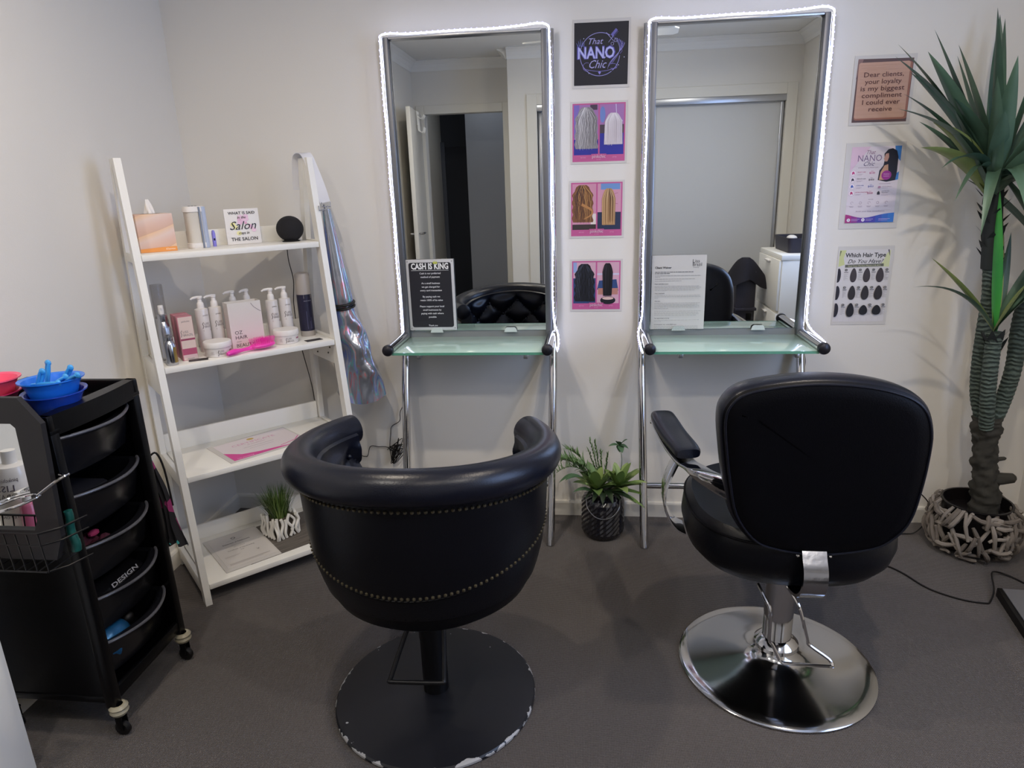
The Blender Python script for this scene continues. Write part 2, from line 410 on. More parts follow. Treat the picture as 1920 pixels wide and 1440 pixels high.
# sliding wardrobe doors
wd = empty('door_3'); wd['kind'] = 'structure'
bm = new(); box(bm, (0.595, YW-0.03, 2.005), (2.05, 0.09, 0.05), bev=0.004); obj('head_track', bm, M_alu, wd)
bm = new(); box(bm, (0.595, YW-0.05, 0.01), (2.05, 0.08, 0.02)); obj('floor_track', bm, M_alu, wd)
M_wardrobe = mat('wardrobe_panel', 'C9C9C8', 0.45)
for x0, x1, yy in ((0.56, 1.60, YW-0.035), (-0.41, 0.60, YW-0.075)):
    bm = new(); box(bm, ((x0+x1)/2, yy, 1.0), (x1-x0, 0.02, 1.96)); obj('sliding_panel', bm, M_wardrobe, wd)
    bm = new()
    for x in (x0, x1): box(bm, (x, yy+0.004, 1.0), (0.026, 0.034, 1.965), bev=0.004)
    obj('stile', bm, M_alu, wd)
# cornice around the ceiling
def cornice(name, a, b, nrm):
    bm = new(); a = Vector(a); b = Vector(b); n = Vector(nrm)
    prof = [(0, 0), (0, -0.075), (0.006, -0.085), (0.018, -0.06), (0.038, -0.034), (0.06, -0.018), (0.085, -0.006), (0.08, 0)]
    A = [bm.verts.new(a+n*d+Vector((0, 0, z))) for d, z in prof]; B = [bm.verts.new(b+n*d+Vector((0, 0, z))) for d, z in prof]
    k = len(prof)
    for i in range(k): bm.faces.new((A[i], A[(i+1) % k], B[(i+1) % k], B[i]))
    bm.faces.new(A); bm.faces.new(B[::-1]); S(name, bm, M_ceil)
cornice('trim_3', (XL, YD, ZC), (XJ, YD, ZC), (0, 1, 0))
cornice('trim_4', (XJ, YD, ZC), (XJ, YW, ZC), (-1, 0, 0))
cornice('trim_5', (XJ, YW, ZC), (XR, YW, ZC), (0, 1, 0))
cornice('trim_6', (XL, YD, ZC), (XL, 0, ZC), (1, 0, 0))
cornice('trim_7', (XR, YW, ZC), (XR, 0, ZC), (-1, 0, 0))
cornice('trim_8', (XL, 0, ZC), (XR, 0, ZC), (0, -1, 0))
# open white door leaf in front of the doorway, with over-door hooks
d1 = empty('door_1', None, None, (-1.545, YD+0.02, 0), (0, 0, radians(84))); d1['kind'] = 'structure'
bm = new(); box(bm, (0.36, 0, 1.02), (0.72, 0.035, 2.02), bev=0.002)
obj('door_leaf', bm, M_trim, d1)
bm = new()
for s in (-1, 1):
    tube(bm, [(0.655, s*0.02, 1.0), (0.655, s*0.05, 1.0), (0.645, s*0.055, 1.0), (0.55, s*0.055, 1.0)], 0.009, 8)
    lathe(bm, [(0, 0), (0.026, 0), (0.026, 0.006), (0, 0.006)], (0.655, s*0.02, 1.0))
obj('door_handle', bm, M_chrome, d1)
hk = empty('over_door_hooks', 'white wire hooks hung over the open door, seen in the left mirror', 'hooks', (-1.50, -3.60, 1.86), (0, 0, radians(84)))
bm = new()
for k in range(4):
    x = -0.06+0.04*k
    tube(bm, smooth_path([(x, -0.03, 0.16), (x, -0.034, 0.05), (x, -0.04, 0.0), (x+0.0, -0.075, -0.01), (x, -0.085, 0.03)], 4), 0.0035, 6)
    tube(bm, smooth_path([(x, -0.03, 0.11), (x, -0.07, 0.10), (x, -0.09, 0.13)], 4), 0.0035, 6)
tube(bm, [(-0.07, -0.031, 0.05), (0.07, -0.031, 0.05)], 0.0035, 6)
tube(bm, [(-0.07, -0.031, 0.13), (0.07, -0.031, 0.13)], 0.0035, 6)
obj('wire_hook', bm, M_white, hk)

# lights of the room: two ceiling downlights near the mirrors, a ceiling fan with a lamp behind the camera
for i, (x, y) in enumerate(((-0.76, -1.36), (0.76, -1.36))):
    t = empty('ceiling_downlight', ['white round ceiling downlight above the tub chair', 'white round ceiling downlight above the square-backed chair'][i], 'light', (x, y, ZC), group='downlights in front of the mirrors')
    bm = new(); lathe(bm, [(0.045, 0.0), (0.045, -0.004), (0.06, -0.006), (0.062, 0.0)], n=32); obj('trim_ring', bm, M_white, t)
    bm = new(); lathe(bm, [(0, -0.001), (0.045, -0.001)], n=32); obj('lamp_disc', bm, mat('lamp_glow', 'FFF2DC', emis='FFE8C8', estr=12), t)
    l = bpy.data.lights.new('downlight_lamp', 'AREA'); l.shape = 'DISK'; l.size = 0.05; l.spread = radians(162); l.energy = DOWNLIGHT_W; l.color = (1.0, 0.87, 0.72)
    lo = bpy.data.objects.new('downlight_lamp', l); COL.objects.link(lo); lo.location = (x, y, ZC-0.012)
for i, (x, y) in enumerate(((-0.95, -2.42), (1.0, -2.36))):  # rear pair added for ambient fill, kept out of the mirrors' view
    t = empty('ceiling_downlight', ['added white fill downlight beside the fan, on the doorway side', 'added white fill downlight beside the fan, on the right wall side'][i], 'light', (x, y, ZC), group='fill lights added beside the fan')
    bm = new(); lathe(bm, [(0.045, 0.0), (0.045, -0.004), (0.06, -0.006), (0.062, 0.0)], n=32); obj('trim_ring', bm, M_white, t)
    bm = new(); lathe(bm, [(0, -0.001), (0.045, -0.001)], n=32); obj('lamp_disc', bm, MATS['lamp_glow'], t)
    l = bpy.data.lights.new('downlight_lamp', 'AREA'); l.shape = 'DISK'; l.size = 0.085; l.spread = radians(165); l.energy = REAR_FILL_W; l.color = (1.0, 0.93, 0.84)
    lo = bpy.data.objects.new('downlight_lamp', l); COL.objects.link(lo); lo.location = (x, y, ZC-0.012)
fan = empty('ceiling_fan', 'white ceiling fan whose blade tips show at the tops of both mirrors', 'ceiling fan', (0.07, -2.47, 0))
bm = new(); lathe(bm, [(0, 2.479), (0.07, 2.479), (0.07, 2.44), (0.02, 2.43), (0.02, 2.38), (0.10, 2.37), (0.11, 2.33), (0.09, 2.30), (0, 2.30)]); obj('motor', bm, M_white, fan)
for k in range(4):
    bm = new(); a = radians((2, 92, 196, 280)[k])
    R = Matrix.Rotation(a, 4, 'Z') @ Matrix.Rotation(radians(9), 4, 'X')
    t = bmesh.new(); prism(t, [(0.09, -0.03), (0.16, -0.055), (0.50, -0.065), (0.53, -0.04), (0.53, 0.04), (0.50, 0.065), (0.16, 0.055), (0.09, 0.03)], -0.004, 0.004); t.transform(Matrix.Translation((0, 0, 2.335)) @ R); merge(bm, t)
    obj('fan_blade', bm, M_white, fan)
bm = new(); lathe(bm, [(0.085, 2.30), (0.085, 2.27), (0.06, 2.25), (0, 2.245)]); obj('lamp_dome', bm, mat('fan_lamp_glow', 'FFF0D8', emis='FFE2BC', estr=5), fan)
l = bpy.data.lights.new('fan_lamp', 'POINT'); l.energy = FAN_LIGHT_W; l.color = (1.0, 0.92, 0.82); l.shadow_soft_size = 0.08
lo = bpy.data.objects.new('fan_lamp', l); COL.objects.link(lo); lo.location = (0.07, -2.47, 2.19)
#==PART2==
# ------------------------------------------------------------------ styling stations
M_gedge = mat('green_glass_edge', '6FB79C', 0.08, trans=0.3, coat=0.5)
def make_glass():
    m = mat('frosted_green_glass', 'CDEFE3', 0.13, trans=0.06, coat=0.6)
    return m
M_glass = make_glass()
M_ledtape = mat('led_sleeve', 'DDE0FF', 0.3, emis='D6DFFF', estr=LED_STRENGTH)
M_ledchip = mat('led_chip_glow', 'FFFFFF', 0.3, emis='8F86FF', estr=LED_STRENGTH*0.35)
M_gold = mat('gold_contacts', 'B98A3C', 0.35, 0.9)
def station(cx, label, left):
    st = empty('styling_station', label, 'mirror', (cx, 0, 0), group=None)
    bm = new(); box(bm, (0, -0.0465, 1.3725), (0.55, 0.003, 1.075)); obj('mirror_glass', bm, M_mirror, st, smooth=False)
    bm = new(); box(bm, (0, -0.035, 1.355), (0.56, 0.018, 1.11)); obj('backing_board', bm, M_grey, st)
    for s in (-1, 1):
        bm = new(); box(bm, (s*0.287, -0.055, 1.365), (0.022, 0.03, 1.105), bev=0.004); obj('side_frame', bm, mat('dark_satin_frame', '77797F', 0.42, 0.7), st)
    bm = new(); box(bm, (0, -0.055, 1.914), (0.552, 0.028, 0.010), bev=0.003); obj('top_frame', bm, M_alu, st)
    for s in (-1, 1):
        bm = new()
        tube(bm, smooth_path([(s*0.305, -0.033, 1.92), (s*0.305, -0.033, 1.4), (s*0.305, -0.035, 0.86), (s*0.303, -0.05, 0.74), (s*0.302, -0.10, 0.58), (s*0.292, -0.272, 0.0)], 8), 0.0165, 16)
        obj('leg', bm, M_chrome, st)
        bm = new(); tube(bm, [(s*0.296, -0.05, 0.818), (s*0.296, -0.318, 0.818)], 0.0185, 18)
        a = obj('arm', bm, M_chrome, st)
        bm = new(); t = bmesh.new(); lathe(t, [(0, -0.012), (0.0205, -0.012), (0.0215, 0.0), (0.019, 0.008), (0.011, 0.013), (0, 0.0145)], n=22); t.transform(Matrix.Translation((s*0.296, -0.322, 0.818)) @ Matrix.Rotation(radians(90), 4, 'X')); merge(bm, t)
        obj('end_cap', bm, M_ballw, a)
    bm = new(); tube(bm, [(-0.297, -0.2, 0.235), (0.297, -0.2, 0.235)], 0.0125, 14); obj('footrest_bar', bm, M_chrome, st)
    bm = new(); box(bm, (0, -0.172, 0.803), (0.572, 0.283, 0.009), bev=0.002); g = obj('glass_shelf', bm, M_glass, st)
    bm = new(); box(bm, (0, -0.3145, 0.803), (0.566, 0.0035, 0.0092)); obj('glass_edge', bm, M_gedge, g)
    for x in (-0.185, 0.215):
        bm = new(); box(bm, (x, -0.29, 0.789), (0.017, 0.03, 0.018), bev=0.003); t = bmesh.new(); lathe(t, [(0, 0), (0.0045, 0), (0.0045, 0.003), (0, 0.004)], n=12); t.transform(Matrix.Translation((x, -0.305, 0.789)) @ Matrix.Rotation(radians(90), 4, 'X')); merge(bm, t)
        obj('shelf_clamp', bm, M_alu, st)
    for x in (-0.165, 0.135):
        bm = new()
        pts = [(x-0.026, 0.829), (x+0.026, 0.829), (x+0.022, 0.843), (x+0.016, 0.848), (x-0.016, 0.848), (x-0.022, 0.843)]
        t = bmesh.new(); prism(t, pts, 0, 0.004); t.transform(Matrix.Translation((0, -0.0555, 0)) @ Matrix.Rotation(radians(90), 4, 'X')); merge(bm, t)
        obj('mirror_clip', bm, mat('clear_clip', 'C9D2D0', 0.12, coat=0.5), st)
    # wavy LED rope around the frame
    def wob(z, k): return 0.0015*sin(z*21+k)
    P = []
    if left: P += [(-0.316, -0.05, 0.725), (-0.312, -0.055, 0.76), (-0.309, -0.062, 0.80)]
    else: P += [(-0.318, -0.285, 0.797), (-0.322, -0.20, 0.812), (-0.321, -0.10, 0.83), (-0.312, -0.07, 0.86)]
    P += [(-0.306+wob(z, 0), -0.068, z) for z in [0.90+0.1*k for k in range(11)]]
    P += [(-0.302, -0.068, 1.922), (-0.27, -0.068, 1.928), (-0.2, -0.068, 1.924), (-0.1, -0.068, 1.925), (0, -0.068, 1.926), (0.1, -0.068, 1.925), (0.2, -0.068, 1.929), (0.27, -0.068, 1.934), (0.302, -0.068, 1.924)]
    P += [(0.306+wob(z, 2), -0.068, z) for z in [1.90-0.1*k for k in range(11)]]
    if left: P += [(0.312, -0.068, 0.86), (0.323, -0.062, 0.82), (0.325, -0.058, 0.775), (0.318, -0.05, 0.745)]
    else: P += [(0.310, -0.068, 0.86), (0.318, -0.11, 0.836), (0.320, -0.2, 0.828), (0.318, -0.28, 0.822)]
    path = smooth_path(P, 5)
    bm = new(); tube(bm, path, 0.0030, 7); led = obj('led_rope', bm, M_ledtape, st)
    bm = new(); acc = 0.0
    for a, b in zip(path, path[1:]):
        L = (b-a).length; acc += L
        if acc >= 0.0165:
            acc = 0; c = (a+b)/2; dxy = Vector((c.x, 0, c.z-1.38)); 
            out = Vector((1 if c.x > 0 else -1, 0, 0)) if abs(c.x) > 0.29 else Vector((0, 0, 1))
            box(bm, c+out*0.0038, (0.0034, 0.0045, 0.0034))
    obj('led_chips', bm, M_ledchip, led, smooth=False, kind='stuff')
    return st
st1 = station(-0.4395, 'tall LED-edged mirror with green glass shelf nearer the ladder shelf, cash sign in its corner', True)
st2 = station(0.517, 'tall LED-edged mirror with green glass shelf nearer the yucca, typed sheet in its corner', False)
bm = new(); tube(bm, smooth_path([(-0.312, -0.045, 0.72), (-0.314, -0.045, 0.70), (-0.316, -0.044, 0.675)], 4), 0.0035, 8); obj('plug_tail', bm, M_gold, st1)
# little emblem printed on the glass shelves
for s_ in (st1, st2):
    for x in (-0.235, 0.245):
        p = Print(0.04, 0.02); p.line([(x-0.02, -0.115), (x-0.006, -0.109), (x, -0.115), (x+0.006, -0.121), (x+0.02, -0.115)], 0.0016, '5E7D75'); p.done(s_, 'etched_emblem', z=0.8078)

# cash sign clipped to the left mirror
cs = empty('cash_sign', 'black and white CASH IS KING notice in a white frame on the mirror', 'sign', (-0.7145, -0.0555, 0.839), (radians(90), 0, radians(0)))
W_, H_ = 0.192, 0.283
bm = new()
box(bm, (W_/2, H_/2, -0.0005), (W_, H_, 0.004), bev=0.001); obj('sign_board', bm, mat('sign_frame_white', 'C9C9CC', 0.35), cs)
p = Print(W_, H_)
p.poly(rrect(W_-0.022, H_-0.024, 0.009, cx=W_/2, cy=H_/2), '23232B')
for x in (0.007, W_-0.007):
    for y in (0.008, H_-0.008): p.ell(x, y, 0.0018, 0.0018, '333333', 8)
p.text('CASH IS KING', W_/2, 0.2455, 0.0225, 'F0F0F2', width=0.150, bold=0.035)
p.rect(0.021, 0.2395, W_-0.021, 0.2408, 'E8E8EC')
for k, (dx, h) in enumerate(((-0.006, 0.009), (0, 0.012), (0.006, 0.009))): p.poly([(0.119+dx-0.0035, 0.268), (0.119+dx+0.0035, 0.268), (0.119+dx, 0.268+h)], 'C3C94A')
p.rect(0.1105, 0.2655, 0.1275, 0.2685, 'B6BE3C')
lines = ['Cash is our preferred', 'method of payment', '', 'As a small business', 'we get charged for', 'every card transaction', '', 'By paying cash we', 'retain 100% of its value', '', 'Please support your local', 'small businesses by', 'paying with cash where', 'possible']
y = 0.2255
for s in lines:
    if s: p.text(s, W_/2, y, 0.0068, 'DCDCE2', bold=0.02)
    y -= 0.0143 if s else 0.0105
p.text('Thank you', W_/2, 0.0165, 0.006, 'DCDCE2', bold=0.02)
p.done(cs, z=0.0016)
# waiver sheet on the right mirror
ws = empty('waiver_sheet', 'white typed page standing in the lower left corner of the mirror behind the right chair', 'paper', (0.2450, -0.0530, 0.834), (radians(90), 0, 0))
W_, H_ = 0.203, 0.285
mbox('sheet', (W_/2, H_/2, -0.001), (W_, H_, 0.0012), mat('waiver_paper', 'CDCBC9', 0.5), ws, bev=0)
p = Print(W_, H_)
p.text('Liss', 0.152, 0.256, 0.013, '4A4A4E', 'L'); p.text('Brazil', 0.152, 0.243, 0.013, '4A4A4E', 'L', width=0.034); p.text('smoothly', 0.154, 0.2365, 0.004, '77777A', 'L', shear=0.3)
p.text('Client Waiver', 0.012, 0.235, 0.0075, '4C4C50', 'L', bold=0.03)
rnd = random.Random(3)
def para(y, n, w=0.176, c='97979A', h=0.0013, x=0.012, last=0.4, dy=0.0052):
    for i in range(n):
        ww = w*(1-0.05*rnd.random()) if i < n-1 else w*last
        xx = x
        while xx < x+ww-0.004:
            L = min(rnd.uniform(0.004, 0.014), x+ww-xx); p.rect(xx, y-h/2, xx+L, y+h/2, c); xx += L+0.0016
        y -= dy
    return y-0.001
def head(y, t, w=None): p.text(t, 0.012, y-0.001, 0.0034, '59595D', 'L', bold=0.03, width=w)
y = 0.2215; y = para(y, 2, 0.145, '606064', 0.0022); y = para(y-0.002, 2, last=0.12, h=0.0016); y = para(y-0.001, 1, 0.15, last=1); y = para(y-0.001, 1, 0.1, last=1)
head(y-0.006, 'Please read before signing', 0.052); y = para(y-0.014, 4, last=0.85)
head(y-0.006, 'Your treatment', 0.038); y = para(y-0.013, 3, last=0.1)
head(y-0.006, 'Aftercare', 0.022); y = para(y-0.013, 5, last=0.3); y = para(y-0.004, 4, last=0.9)
head(y-0.006, 'Your appointment to the day', 0.058); y = para(y-0.013, 2, last=0.15)
head(y-0.006, 'Consent to conditions', 0.085); y = para(y-0.012, 4, last=0.9)
p.done(ws, z=0.0)

# ------------------------------------------------------------------ tub chair (left)
def sst(x): x = max(0, min(1, x)); return x*x*(3-2*x)
def tub_chair():
    t = empty('tub_salon_chair', 'black tufted tub salon chair with rolled rim and nail trim, on chipped black disc base', 'chair', (-0.43, -1.12, 0))
    cx, cy = 0.016, -0.005
    TH = 122.0
    def zt(th): return 0.788-0.045*sst(abs(th)/TH)
    def P(th, r, z): a = radians(-90+th); return Vector((cx+r*cos(a)*1.02, cy+r*sin(a), z))
    def rout(z, zt_):  # outer radius by height
        k = [(0.355, 0.16), (0.372, 0.215), (0.40, 0.252), (0.445, 0.276), (0.51, 0.292), (0.60, 0.303), (0.70, 0.308), (0.80, 0.308)]
        for (z0, r0), (z1, r1) in zip(k, k[1:]):
            if z <= z1: return r0+(r1-r0)*max(0, (z-z0)/(z1-z0))
        return k[-1][1]
    RR, rr = 0.301, 0.0425
    # upholstered barrel back: outer wall, inner tufted wall
    bm = new(); n = 168; grid = []
    for i in range(n+1):
        th = -TH+2*TH*i/n; Z = zt(th); col = []
        zl = 0.44
        for k in range(13): z = zl+(Z-0.02-zl)*k/12; col.append(P(th, rout(z, Z), z))
        col.append(P(th, RR, Z+0.03))
        for k in range(31):
            z = Z-0.002-(Z-0.49)*k/30
            zr = Z-0.056; b = (zr-z)/0.075; a = th/19.0
            tuft = sqrt(abs(sin(pi*(a+b)/2)*sin(pi*(a-b)/2))) if z < zr else abs(sin(pi*a/2))**(1-0.6*sst((z-zr)/0.03))
            fade = sst((z-0.50)/0.05)
            rin = 0.264-0.030*tuft*fade+0.004*sst((z-(Z-0.05))/0.05)
            q_ = sst((z-(Z-0.050))/0.035); rin = rin*(1-q_)+0.2515*q_
            col.append(P(th, rin, z))
        grid.append([bm.verts.new(v) for v in col])
    for A, B in zip(grid, grid[1:]):
        for k in range(len(A)-1): bm.faces.new((A[k], A[k+1], B[k+1], B[k])).material_index = 1 if k < 12 else 0
    bm.faces.new(grid[0]); bm.faces.new(grid[-1][::-1])
    bk = obj('backrest', bm, [M_leather, M_leather3], t)
    bm = new(); path = [P(-TH-1+(2*TH+2)*i/72, RR, zt(-TH+2*TH*i/72)) for i in range(73)]
    a0 = path[0]+(path[0]-path[1]).normalized()*0.030; a1 = path[0]+(path[0]-path[1]).normalized()*0.018
    b0 = path[-1]+(path[-1]-path[-2]).normalized()*0.030; b1 = path[-1]+(path[-1]-path[-2]).normalized()*0.018
    rad = [0.02, 0.041]+[rr]*73+[0.041, 0.02]
    tube(bm, [a0, a1]+path+[b1, b0], rad, 24); obj('rolled_rim', bm, M_leather, t)
    # buttons: only the rows the photograph or the mirror could show
    for row in range(3):
        for j in range(-6, 7):
            if (j+row) % 2: continue
            th = j*19.0; z = zt(th)-0.056-0.075*row
            if abs(th) > 116: continue
            bm = new(); ball(bm, P(th, 0.259, z), 0.0085, 10); obj('button', bm, M_leather, bk)
    # nail rows
    def nails(f, r0, n_):
        bm = new()
        for i in range(n_+1):
            th = -TH+2*TH*i/n_; z = f(th); c = P(th, rout(z, 0)+r0, z)
            ball(bm, c, 0.0048, 6)
        obj('nail_trim', bm, M_nail, bk, kind='stuff')
    nails(lambda th: zt(th)-0.052, 0.0015, 92)
    nails(lambda th: 0.512+0.070*sst(abs(th)/TH), 0.0, 90)
    bm = new(); tube(bm, [P(-TH+2*TH*i/60, rout(0.5, 0)-0.0005, 0.503+0.070*sst(abs(-TH+2*TH*i/60)/TH)) for i in range(61)], 0.0035, 6); obj('piping', bm, M_leather2, bk)
    # seat base and cushion
    bm = new(); lathe(bm, [(0, 0.352), (0.13, 0.352), (0.17, 0.358), (0.215, 0.370), (0.252, 0.40), (0.275, 0.445), (0.281, 0.47), (0.24, 0.475), (0, 0.475)], (cx, cy, 0), n=64, sx=1.02); obj('seat_base', bm, M_leather2, t)
    bm = new(); lathe(bm, [(0, 0.47), (0.222, 0.47), (0.236, 0.48), (0.236, 0.505), (0.215, 0.525), (0.1, 0.535), (0, 0.537)], (cx, cy+0.015, 0), n=48); obj('seat_cushion', bm, M_leather, t)
    # base
    bm = new(); lathe(bm, [(0, 0), (0.278, 0), (0.283, 0.004), (0.283, 0.010), (0.279, 0.0145), (0.20, 0.019), (0.06, 0.024), (0, 0.024)], n=72); obj('base_disc', bm, M_chip, t)
    bm = new(); lathe(bm, [(0, 0.02), (0.036, 0.02), (0.036, 0.19), (0.0375, 0.195), (0.0375, 0.36), (0, 0.36)], n=32); obj('pedestal', bm, M_blackmetal, t)
    bm = new(); tube(bm, smooth_path([(-0.01, -0.075, 0.36), (-0.045, -0.12, 0.27), (-0.072, -0.165, 0.19), (-0.075, -0.17, 0.182), (-0.065, -0.172, 0.180), (0.055, -0.172, 0.184), (0.066, -0.168, 0.188), (0.066, -0.16, 0.2), (0.062, -0.12, 0.27), (0.056, -0.08, 0.36)], 4), 0.0062, 10); obj('pump_pedal', bm, M_blackmetal, t)
    return t
tub_chair()

# ------------------------------------------------------------------ square-backed chair (right)
def back_outline(k=0.0):
    P = [(0.312, 0.776), (0.302, 0.859), (0.312, 0.906), (0.35, 0.941), (0.434, 0.960), (0.526, 0.966), (0.626, 0.957), (0.708, 0.933), (0.754, 0.895), (0.777, 0.836), (0.783, 0.768), (0.782, 0.684), (0.773, 0.603), (0.745, 0.548), (0.690, 0.508), (0.563, 0.487), (0.447, 0.504), (0.392, 0.538), (0.348, 0.607), (0.326, 0.697)]
    P = smooth_path([(x, z, 0) for x, z in P], 4, closed=True)
    c = Vector((0.545, 0.73, 0)); out = []
    n = len(P)
    for i, p in enumerate(P):
        t_ = (P[(i+1) % n]-P[i-1]).normalized(); nn = Vector((t_.y, -t_.x, 0))
        if nn.dot(p-c) > 0: nn = -nn
        out.append(p+nn*k)
    return out
def square_chair():
    t = empty('salon_chair', 'black salon chair with rounded square back and chrome arms on a domed chrome base', 'chair', (0.555, -0.925, 0))
    T = Vector((-0.555, 0.925, 0))
    def BP(p, d): # p (x,z) on back plane, d = depth from back surface towards the front
        y = -1.20+(0.95-p.y)*0.12; return Vector((p.x, y+d, p.y))+T
    layers = [(0.085, -0.010), (0.045, -0.0115), (0.016, -0.008), (0.006, 0.0), (0.001, 0.014), (0.0, 0.035), (0.002, 0.060), (0.010, 0.076), (0.028, 0.088), (0.07, 0.094), (0.13, 0.096)]
    bm = new(); rings = []
    for k, d in layers: rings.append([bm.verts.new(BP(p, d)) for p in back_outline(k)])
    for A, B in zip(rings, rings[1:]):
        n = len(A)
        for i in range(n): bm.faces.new((A[i], A[(i+1) % n], B[(i+1) % n], B[i])).material_index = 1 if rings.index(A) >= 3 else 0
    fan_cap(bm, rings[0]); fan_cap(bm, rings[-1], 1)
    bk = obj('backrest', bm, [M_leather2, M_leather], t)
    bm = new(); tube(bm, [BP(p, -0.007) for p in back_outline(0.013)], 0.0032, 8, closed=True); obj('piping', bm, M_leather, bk)
    # seat: rounded tub
    def ring(hw, hd, z, y0=0.0, e=2.6, n=72, tilt=0.0):
        out = []
        for i in range(n):
            a = 2*pi*i/n; ca, sa = cos(a), sin(a)
            x = hw*math.copysign(abs(ca)**(2/e), ca); y = hd*math.copysign(abs(sa)**(2/e), sa)
            out.append(Vector((-0.005+x, y+y0, z+tilt*y)))
        return out
    lay = [(0.10, 0.10, 0.374), (0.19, 0.19, 0.379), (0.24, 0.24, 0.395), (0.266, 0.262, 0.425), (0.276, 0.272, 0.462), (0.272, 0.272, 0.50), (0.266, 0.266, 0.525), (0.25, 0.25, 0.540), (0.22, 0.22, 0.532), (0.16, 0.16, 0.527), (0.06, 0.06, 0.527)]
    bm = new(); rings = [[bm.verts.new(v) for v in ring(a, b*0.925, z, y0=0.025, tilt=0.02)] for a, b, z in lay]
    for A, B in zip(rings, rings[1:]):
        n = len(A)
        for i in range(n): bm.faces.new((A[i], A[(i+1) % n], B[(i+1) % n], B[i]))
    fan_cap(bm, rings[0]); fan_cap(bm, rings[-1]); se = obj('seat', bm, M_leather3, t)
    bm = new(); tube(bm, ring(0.2685, 0.2685*0.925, 0.520, y0=0.025, tilt=0.02), 0.0035, 8, closed=True); obj('piping', bm, M_leather2, se)
    # arms
    for s in (-1, 1):
        A = Vector((0.545, 0, 0))
        def X(x): return s*x
        ar = empty('armrest'); ar.parent = t
        # chrome band: from the backrest, forward under the pad, over the tip
        bp = smooth_path([(X(0.200), -0.225, 0.690), (X(0.232), -0.17, 0.680), (X(0.256), -0.10, 0.662), (X(0.266), -0.03, 0.643), (X(0.278), 0.05, 0.625), (X(0.300), 0.16, 0.628), (X(0.318), 0.27, 0.642), (X(0.324), 0.315, 0.652), (X(0.326), 0.335, 0.642)], 5)
        def ribbon(path, w, th, wdir=None):
            bm = new(); R = []
            n = len(path)
            for i, p in enumerate(path):
                tt = (path[min(i+1, n-1)]-path[max(i-1, 0)]).normalized()
                wd = wdir(i/(n-1)) if wdir else Vector((1, 0, 0)); wd = (wd-tt*wd.dot(tt)).normalized(); nn = tt.cross(wd)
                R.append([bm.verts.new(p+wd*a*w/2+nn*b*th/2) for a, b in ((-1, -0.6), (-0.85, -1), (0.85, -1), (1, -0.6), (1, 0.6), (0.85, 1), (-0.85, 1), (-1, 0.6))])
            for P_, Q_ in zip(R, R[1:]):
                for k in range(8): bm.faces.new((P_[k], P_[(k+1) % 8], Q_[(k+1) % 8], Q_[k]))
            bm.faces.new(R[0][::-1]); bm.faces.new(R[-1]); return bm
        wd = lambda u: Vector((-s*sin(pi/2*sst((u-0.06)/0.26)), 0, cos(pi/2*sst((u-0.06)/0.26))))
        bm = new(); R_ = []; n = len(bp)
        for i, p in enumerate(bp):
            u = i/(n-1); tt = (bp[min(i+1, n-1)]-bp[max(i-1, 0)]).normalized(); w = tt.cross(Vector((0, 0, 1))).normalized(); nn = w.cross(tt).normalized()
            hh = 0.056+(0.010-0.056)*sst(u/0.42); ww = 0.030+(0.056-0.030)*sst(u/0.35)
            sec = rrect(ww, hh, min(hh, ww)*0.3, n=2); R_.append([bm.verts.new(p+w*a+nn*(b-(hh-0.010)/2)) for a, b in sec])
        for P_, Q_ in zip(R_, R_[1:]):
            for k in range(len(P_)): bm.faces.new((P_[k], P_[(k+1) % len(P_)], Q_[(k+1) % len(P_)], Q_[k]))
        bm.faces.new(R_[0][::-1]); bm.faces.new(R_[-1]); obj('arm_frame', bm, M_chrome, ar)
        # leather pad
        pp = smooth_path([(X(0.270), 0.045, 0.650), (X(0.278), 0.09, 0.653), (X(0.298), 0.18, 0.659), (X(0.312), 0.26, 0.669), (X(0.318), 0.322, 0.672)], 4)
        bm = new(); R = []; n = len(pp)
        for i, p in enumerate(pp):
            tt = (pp[min(i+1, n-1)]-pp[max(i-1, 0)]).normalized(); w = Vector((1, 0, 0)); w = (w-tt*w.dot(tt)).normalized(); nn = w.cross(tt)
            if nn.z < 0: nn = -nn
            e = 0.82+0.18*sin(pi*i/(n-1))**0.4
            R.append([bm.verts.new(p+w*0.040*e*math.copysign(abs(cos(a))**0.6, cos(a))+nn*0.017*e*math.copysign(abs(sin(a))**0.6, sin(a))) for a in [2*pi*k/18 for k in range(18)]])
        for P_, Q_ in zip(R, R[1:]):
            for k in range(18): bm.faces.new((P_[k], P_[(k+1) % 18], Q_[(k+1) % 18], Q_[k]))
        bm.faces.new(R[0][::-1]); bm.faces.new(R[-1]); obj('arm_pad', bm, M_leather, ar)
        # chrome S-shaped support to the seat
        sp = smooth_path([(X(0.290), 0.115, 0.612), (X(0.306), 0.105, 0.585), (X(0.326), 0.09, 0.54), (X(0.330), 0.08, 0.49), (X(0.318), 0.075, 0.45), (X(0.297), 0.07, 0.42), (X(0.272), 0.07, 0.405)], 6)
        obj('arm_support', ribbon(sp, 0.085, 0.008, lambda u: Vector((0, 1, 0))), M_chrome, ar)
    # rear steel bracket
    bp = smooth_path([(0.0, -0.222, 0.515), (-0.002, -0.240, 0.495), (-0.003, -0.262, 0.468), (-0.005, -0.270, 0.44), (-0.007, -0.262, 0.412), (-0.010, -0.235, 0.388), (-0.01, -0.17, 0.372), (-0.01, -0.05, 0.37)], 6)
    bm = new(); R = []
    for i, p in enumerate(bp):
        tt = (bp[min(i+1, len(bp)-1)]-bp[max(i-1, 0)]).normalized(); w = Vector((1, 0, 0)); nn = tt.cross(w)
        R.append([bm.verts.new(p+w*a*0.029+nn*b*0.004) for a, b in ((-1, -1), (1, -1), (1, 1), (-1, 1))])
